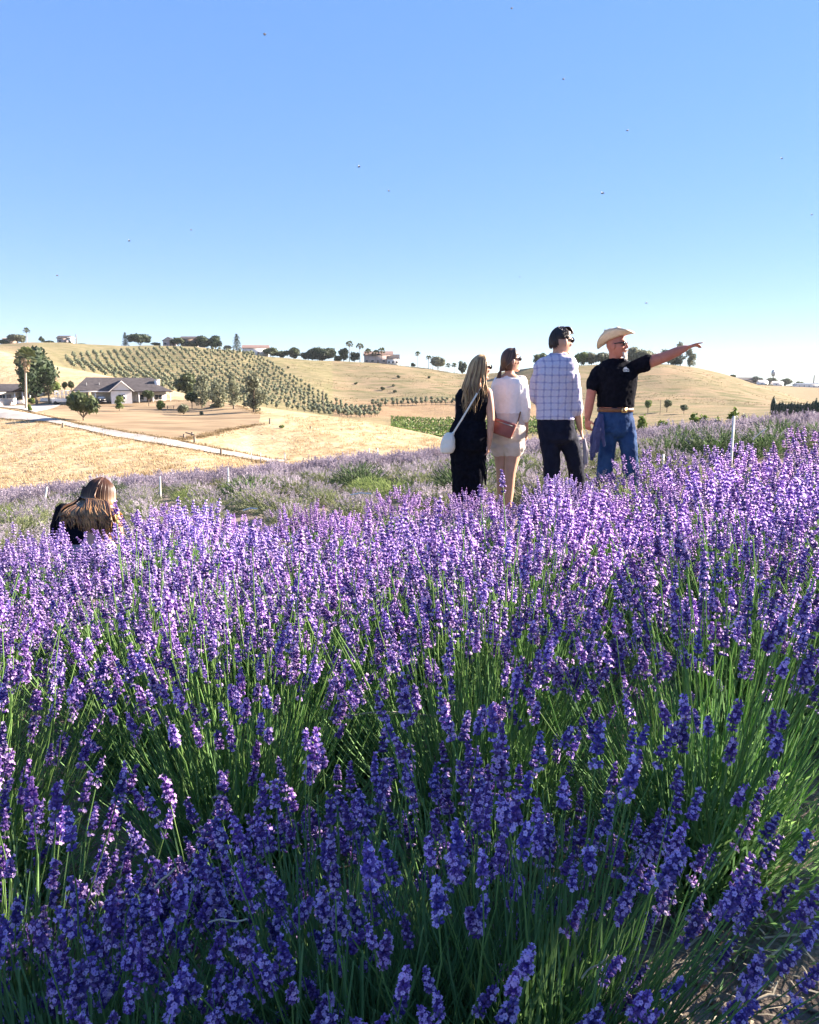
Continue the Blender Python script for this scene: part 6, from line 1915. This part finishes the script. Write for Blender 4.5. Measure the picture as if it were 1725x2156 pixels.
def whole_plant(rng, n, detail, hk=1.0, bloom=0.35, tiltmax=1.05, sp=(0.045, 0.08), fat=1.0):
    """stems and spikes of a plant as two collections"""
    a_, b_ = G(), G()
    pool = []
    for _ in range(7):
        s = G(); spike(s, rng, rng.uniform(*sp), detail, bloom, fat); pool.append(s.arrays())
    for _ in range(n):
        az = rng.uniform(0, 6.28); tilt = rng.uniform(0, 1) ** 0.7 * tiltmax
        L = rng.uniform(0.50, 0.68) * (1 - 0.1 * tilt) * hk
        pts, d = stem_path(tilt, L, rng)
        c, s = math.cos(az), math.sin(az); Rz = np.array([[c, -s, 0], [s, c, 0], [0, 0, 1]])
        off = np.array((rng.normal() * 0.06, rng.normal() * 0.06, 0))
        pts = pts @ Rz.T + off; d = Rz @ d
        V, Q = tube(pts[::2] if detail < 2 else pts, 0.0016 if detail else 0.0024, 3, False); a_.add(V, Q, 0)
        b_.merge(pool[rng.integers(7)], frame(unit(d + rng.normal(size=3) * 0.12)), pts[-1])
    return a_, b_


ORD = ['first', 'second', 'third', 'fourth', 'fifth', 'sixth', 'seventh', 'eighth', 'ninth', 'tenth', 'eleventh', 'twelfth', 'thirteenth', 'fourteenth']


def lav_labels(pos):
    """row and place in the row for every plant of the bed, the front row first"""
    row = lambda p: int(round((p[1] - 1.2) / 0.64))
    out = {}
    for r in sorted({row(p) for p in pos}):
        for i, p in enumerate(sorted(q for q in pos if row(q) == r)):
            look = 'violet lavender plant in shade' if p[1] < 2.9 else 'sunlit lilac lavender plant'
            out[p] = look + ', ' + ORD[i] + ' from the left in the ' + ORD[r] + ' row of the bed'
    return out


LAVG = 'blooming lavender plants of the front bed'
near_pos = [(-1.32, 1.28), (-0.70, 1.12), (-0.10, 1.14), (0.19, 1.15), (-0.44, 0.92), (-1.02, 0.96)]
near_pos += [(x + R.uniform(-.07, .07), 1.82 + R.uniform(-.1, .1)) for x in (-1.75, -1.12, -0.48, 0.16, 0.76)]
near_pos += [(x + R.uniform(-.08, .08), 2.45 + R.uniform(-.1, .1)) for x in (-2.15, -1.5, -0.85, -0.2, 0.45, 1.1, 1.72)]
mid_pos = []
for y, x0, x1 in ((3.1, -2.4, 2.4), (3.72, -2.8, 2.8), (4.35, -3.1, 3.2), (5.0, -3.4, 3.6), (5.64, -3.9, 3.6)):
    for x in np.arange(x0, x1, 0.62):
        xx, yy = x + R.uniform(-.12, .12), y + R.uniform(-.12, .12)
        if math.hypot(xx + 2.1, yy - 5.25) < 0.42: continue
        mid_pos.append((xx, yy))
LABS = lav_labels(near_pos + mid_pos)
for i, (x, y) in enumerate(near_pos):
    rng = np.random.default_rng(1000 + i)
    z = float(field(x, y))
    hk = 1.02 - 0.12 * (y < 1.0) + 0.20 * (y > 1.6) + 0.03 * (x < -0.5)
    t = thing('lavender_plant', LABS[(x, y)], 'lavender', (x, y, z), 0, LAVG)
    fo = link('foliage', mounds[i % 4], t); fo.rotation_euler = (0, 0, rng.uniform(0, 6.28)); fo.scale = (1.2, 1.2, 1.02)
    n = 235 if y < 1.6 or x > 0.7 else 190
    for k in range(n):
        q = rng.random() ** (0.62 if y > 1.6 else 0.5)
        if y > 1.6 and x < 0.7: q *= 0.62
        idx = min(12, int(q * 13)) + 13 * int(rng.integers(2))
        me, tip, d, tilt = stems[idx]
        az = rng.uniform(0, 6.28)
        s = rng.uniform(0.84, 1.14) * hk
        so_ = link('stem', me, t, (rng.normal() * 0.055, rng.normal() * 0.055, 0))
        so_.rotation_euler = (rng.normal() * 0.08, rng.normal() * 0.08, az); so_.scale = (1, 1, 1) if s is None else (s, s, s)
        sp = link('flower_spike', spikes[rng.integers(14)], so_, tuple(tip))
        e = Vector(d).to_track_quat('Z', 'Y').to_euler()
        sp.rotation_euler = e
        k_ = rng.uniform(0.66, 0.96)
        sp.scale = (k_ * 1.1 / s * 1.0, k_ * 1.1 / s, k_ * 1.1 / s)
# the sunlit plants behind: eight builds, shared
kinds = []
for k in range(8):
    rng = np.random.default_rng(1500 + k)
    a_, b_ = whole_plant(rng, 150, 1, 1.0, rng.uniform(0.45, 0.75), 0.85, (0.04, 0.07), 1.0)
    kinds.append((a_.mesh('stems', [m_stem]), b_.mesh('flower_spikes', LM)))
for i, (x, y) in enumerate(mid_pos):
    rng = np.random.default_rng(2000 + i)
    t = thing('lavender_plant', LABS[(x, y)], 'lavender', (x, y, float(field(x, y))), rng.uniform(0, 6.28), LAVG)
    s = rng.uniform(0.93, 1.15) * (1.14 if y < 3.5 else 1.0) * (1.0 if math.hypot(x + 1.8, y - 4.4) < 0.75 else (0.74 if x < -0.3 else 0.84 if x < 1.2 else 0.9 if x < 1.9 else 1.0) if y > 3.4 else 0.86 if x < -0.5 else 1.0)
    t.scale = (s, s, s)
    a_, b_ = kinds[i % 8]
    tag(link('stems', a_, t), kind='stuff'); tag(link('flower_spikes', b_, t), kind='stuff')
    f_ = link('foliage', mounds[i % 4], t)

# the younger rows beyond the people: greener, thinly flowering
young = []
for k in range(6):
    rng = np.random.default_rng(2500 + k)
    fl = k < 4
    a_, b_ = whole_plant(rng, 75 if fl else 30, 0, 0.60, 0.4, 1.05, (0.05, 0.08), 0.9)
    mg = leafy_mound(rng, 0.36, 0.30, 1300, 0, 0)
    V = mg.V[0].reshape(-1, 4, 3); cc = V.mean(1, keepdims=True); V = cc + (V - cc) * np.array((1.9, 1.9, 1.5)); mg.V[0] = V.reshape(-1, 3)
    lf = {4: m_dleaf, 5: m_lime}.get(k, m_bleaf)
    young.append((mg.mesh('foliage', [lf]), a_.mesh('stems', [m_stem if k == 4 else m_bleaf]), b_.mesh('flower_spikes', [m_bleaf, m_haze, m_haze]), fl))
rows = []
for y in np.arange(6.2, 16.5, 1.03):
    for x in np.arange(-0.58 * y - 1, 0.58 * y + 1, 0.82):
        if (3.0 < x < 6.0 and 8.5 < y < 10.6) or (y < 8.0 and x > -0.7) or any(math.hypot(x - a, y - b) < 0.5 for a, b in ((0.6, 7.5), (1.0, 7.7), (1.4, 7.3), (2.2, 8.3))): continue
        rows.append((x + R.uniform(-.15, .15) + 0.25 * y % 0.8, y + R.uniform(-.14, .14)))
cnt = 0
TUFT = [(-2.6, 12.2), (-0.95, 12.6), (4.2, 11.6), (4.8, 11.7), (5.7, 12.4), (-0.6, 12.9), (4.5, 12.3), (6.2, 12.3), (-5.3, 9.6)]
for i, (x, y) in enumerate(rows):
    rng = np.random.default_rng(3000 + i)
    k = int(rng.choice(6, p=(0.22, 0.22, 0.22, 0.21, 0.05, 0.08)))
    if any(math.hypot(x - a, y - b) < 0.6 for a, b in TUFT): k = 4
    fo, st, fs, fl = young[k]
    s = rng.uniform(0.85, 1.15) * (1.45 if k == 4 and y > 10 else 1.0)
    lab = {4: 'dark green lavender tuft with few flowers in the rows beyond the walkers', 5: 'fresh yellow-green lavender plant without flowers in the rows beyond the walkers'}.get(k, 'pale thinly flowering young lavender plant in the rows beyond the walkers')
    t = thing('young_lavender', lab, 'lavender', (x, y, float(field(x, y))), rng.uniform(0, 6.28), 'young lavender plants beyond the path')
    t.scale = (s, s, s * (0.95 if k == 4 else 0.76))
    tag(link('foliage', fo, t), kind='stuff'); 
    if k != 5: tag(link('flower_spikes', fs, t), kind='stuff'); tag(link('stems', st, t), kind='stuff')
# the mauve band up to the crest
far_g = []
for k in range(5):
    rng = np.random.default_rng(3500 + k)
    a_, b_ = whole_plant(rng, 75, 0, 0.60, 0.55, 1.05, (0.07, 0.11), 1.35)
    g = G(); g.merge(a_.arrays()); g.merge(b_.arrays()); far_g.append(g)
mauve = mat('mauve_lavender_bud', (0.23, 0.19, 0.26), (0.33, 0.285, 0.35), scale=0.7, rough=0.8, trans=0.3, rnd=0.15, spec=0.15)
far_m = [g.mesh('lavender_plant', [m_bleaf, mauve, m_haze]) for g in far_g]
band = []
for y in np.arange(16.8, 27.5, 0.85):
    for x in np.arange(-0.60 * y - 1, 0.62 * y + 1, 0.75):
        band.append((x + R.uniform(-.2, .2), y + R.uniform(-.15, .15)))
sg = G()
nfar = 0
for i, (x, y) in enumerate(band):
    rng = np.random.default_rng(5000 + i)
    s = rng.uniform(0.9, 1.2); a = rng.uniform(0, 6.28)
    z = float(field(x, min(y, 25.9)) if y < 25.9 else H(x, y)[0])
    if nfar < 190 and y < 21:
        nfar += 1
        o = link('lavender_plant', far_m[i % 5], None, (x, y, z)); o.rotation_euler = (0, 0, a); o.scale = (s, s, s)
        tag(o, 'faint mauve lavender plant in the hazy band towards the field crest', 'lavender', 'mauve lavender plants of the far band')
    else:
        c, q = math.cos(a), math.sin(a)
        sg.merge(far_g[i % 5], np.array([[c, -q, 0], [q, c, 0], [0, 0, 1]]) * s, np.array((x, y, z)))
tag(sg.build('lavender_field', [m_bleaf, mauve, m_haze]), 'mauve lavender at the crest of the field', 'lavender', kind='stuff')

# ------------------------------------------------------------------ small things
# straw and chips on the bare soil at the right foot of the bed
g = G(); rng = np.random.default_rng(77)
for k in range(900):
    y = rng.uniform(0.8, 2.2); x = rng.uniform(0.35, 1.5)
    z = float(field(x, y)) + rng.uniform(0.004, 0.02); a = rng.uniform(0, 6.28); L = rng.uniform(0.015, 0.07)
    d = np.array((math.cos(a), math.sin(a), rng.normal() * 0.15)); w = np.array((-math.sin(a), math.cos(a), 0)) * rng.uniform(0.0008, 0.003)
    p = np.array((x, y, z)); b = np.array((0, 0, rng.uniform(0, 0.01)))
    g.add(np.array([p - w, p + w, p + d * L * 0.5 + w + b, p + d * L * 0.5 - w + b, p + d * L + w * 0.5, p + d * L - w * 0.5]), [[0, 1, 2, 3], [3, 2, 4, 5]])
tag(g.build('straw_litter', m_dry), 'scattered straw and chips on the bare soil', 'straw', kind='stuff')
g = G()
for k in range(700):
    y = rng.uniform(0.8, 2.4); x = rng.uniform(0.3, 1.7); r = rng.uniform(0.004, 0.016)
    V, Q = ball((x, y, float(field(x, y)) + r * 0.3), np.array((1, 1, 0.7)) * r, 6, 4); g.add(V + rng.normal(size=V.shape) * r * 0.15, Q)
tag(g.build('soil_clods', m_soil), 'crumbs of dark soil at the foot of the bed', 'soil', kind='stuff')
for u, v, Y, L, an_, lb in ((1640, 2018, 1.48, 0.10, 0.55, 'longest pale dry twig on the bare soil at lower right'), (1590, 2075, 1.40, 0.06, 0.9, 'bent pale twig on the bare soil, left of the longest'),
                            (1665, 1985, 1.52, 0.07, -0.1, 'thin dry twig at the right picture edge on the soil'), (1610, 2110, 1.36, 0.05, 0.2, 'short curled straw near the bottom right corner')):
    p = P(u, v, Y); p[2] = float(field(p[0], Y)) + 0.012
    o = link('dry_twig', None, None, tuple(p)); tag(o, lb, 'twig', 'dry twigs on the soil')
    g = G(); d = np.array((math.cos(an_), math.sin(an_), 0))
    V, Q = tube([-d * L, d * 0.01 + np.array((0, 0.004, 0.012)), d * L + np.array((0, 0, 0.004))], [0.0022, 0.003, 0.0018], 6); g.add(V, Q); g.build('twig_stem', m_dry, o, smooth=True)
for u0, v0, u1, v1, Y, sag, r, lb in ((742, 1507, 920, 1508, 1.95, 0.010, 0.0028, 'pale bent dry stalk lying across the middle of the lavender bed'), (327, 1868, 368, 1828, 1.02, 0, 0.0018, 'short dry stalk slanting among the front left lavender'),
                                      (535, 1690, 585, 1640, 1.35, 0, 0.0016, 'thin dry stalk crossing the stems left of the middle'), (440, 1942, 520, 1934, 1.0, 0, 0.0012, 'fine pale dry stalk lying level near the lower left'),
                                      (1225, 2060, 1280, 2010, 1.05, 0, 0.0014, 'fine dry stalk at the lower right of the bed')):
    a, b = P(u0, v0, Y), P(u1, v1, Y)
    o = link('dry_stalk', None, None, tuple(a)); tag(o, lb, 'stalk', 'dry stalks in the lavender')
    g = G(); ts_ = np.linspace(0, 1, 9)
    V, Q = tube([(b - a) * t + np.array((0, 0.004 * math.sin(6 * t), 4 * sag * t * (1 - t))) for t in ts_], r, 6); g.add(V, Q); g.build('stalk_stem', m_dry, o, smooth=True)
# bees in the air
m_bee = mat('bee_body', (0.03, 0.02, 0.012), (0.10, 0.06, 0.02), scale=300, rough=0.7)
m_wing = mat('bee_wing', (0.5, 0.48, 0.45), rough=0.3, trans=0.5)
bd = G(); V, Q = ball((0, 0, 0), (0.0062, 0.0036, 0.0036), 10, 7); bd.add(V, Q); V, Q = ball((0.0075, 0, 0.0005), (0.0035, 0.0034, 0.0034), 9, 6); bd.add(V, Q); V, Q = ball((0.012, 0, -0.0004), (0.0022, 0.0024, 0.0022), 8, 6); bd.add(V, Q)
bdm = bd.mesh('bee_body', [m_bee], True)
wg = G(); wg.add(np.array([(0.006, 0.001, 0.003), (0.002, 0.006, 0.006), (-0.004, 0.009, 0.007), (-0.003, 0.003, 0.0045)]), [[0, 1, 2, 3]]); wgm = wg.mesh('bee_wing', [m_wing])
for k, (u, v, Y, lb) in enumerate(((558, 73, 3.0, 'bee high at the upper left of the sky, topmost large speck'), (757, 351, 3.6, 'bee in the middle of the sky above the left ridge'), (1268, 407, 3.4, 'bee in the right half of the sky, straight above the two men'),
                                   (273, 507, 3.8, 'bee at the left of the sky above the pale shed'), (1187, 167, 4.4, 'bee high in the sky above the plaid shirt man'), (1078, 18, 4.2, 'bee at the top picture edge'),
                                   (1322, 275, 4.6, 'bee high in the sky above the cowboy hat'), (1646, 334, 4.5, 'bee in the sky near the right picture edge'), (1710, 452, 4.6, 'bee at the right picture edge, lower one'),
                                   (818, 402, 5.0, 'small bee below the one in the middle of the sky'), (402, 484, 5.4, 'small bee in the left sky above the olive grove'), (1362, 638, 4.8, 'low bee just right above the cowboy hat'),
                                   (1095, 583, 5.2, 'low bee above the woman in shorts'), (120, 580, 5.0, 'bee low at the far left of the sky'))):
    o = thing('bee', lb, 'bee', P(u, v, Y), R.uniform(0, 6.28), 'bees in the air'); o.scale = (0.75,) * 3
    b_ = link('bee_body', bdm, o)
    for e in (1, -1):
        w_ = link('wing', wgm, o); w_.scale = (1, e, 1)
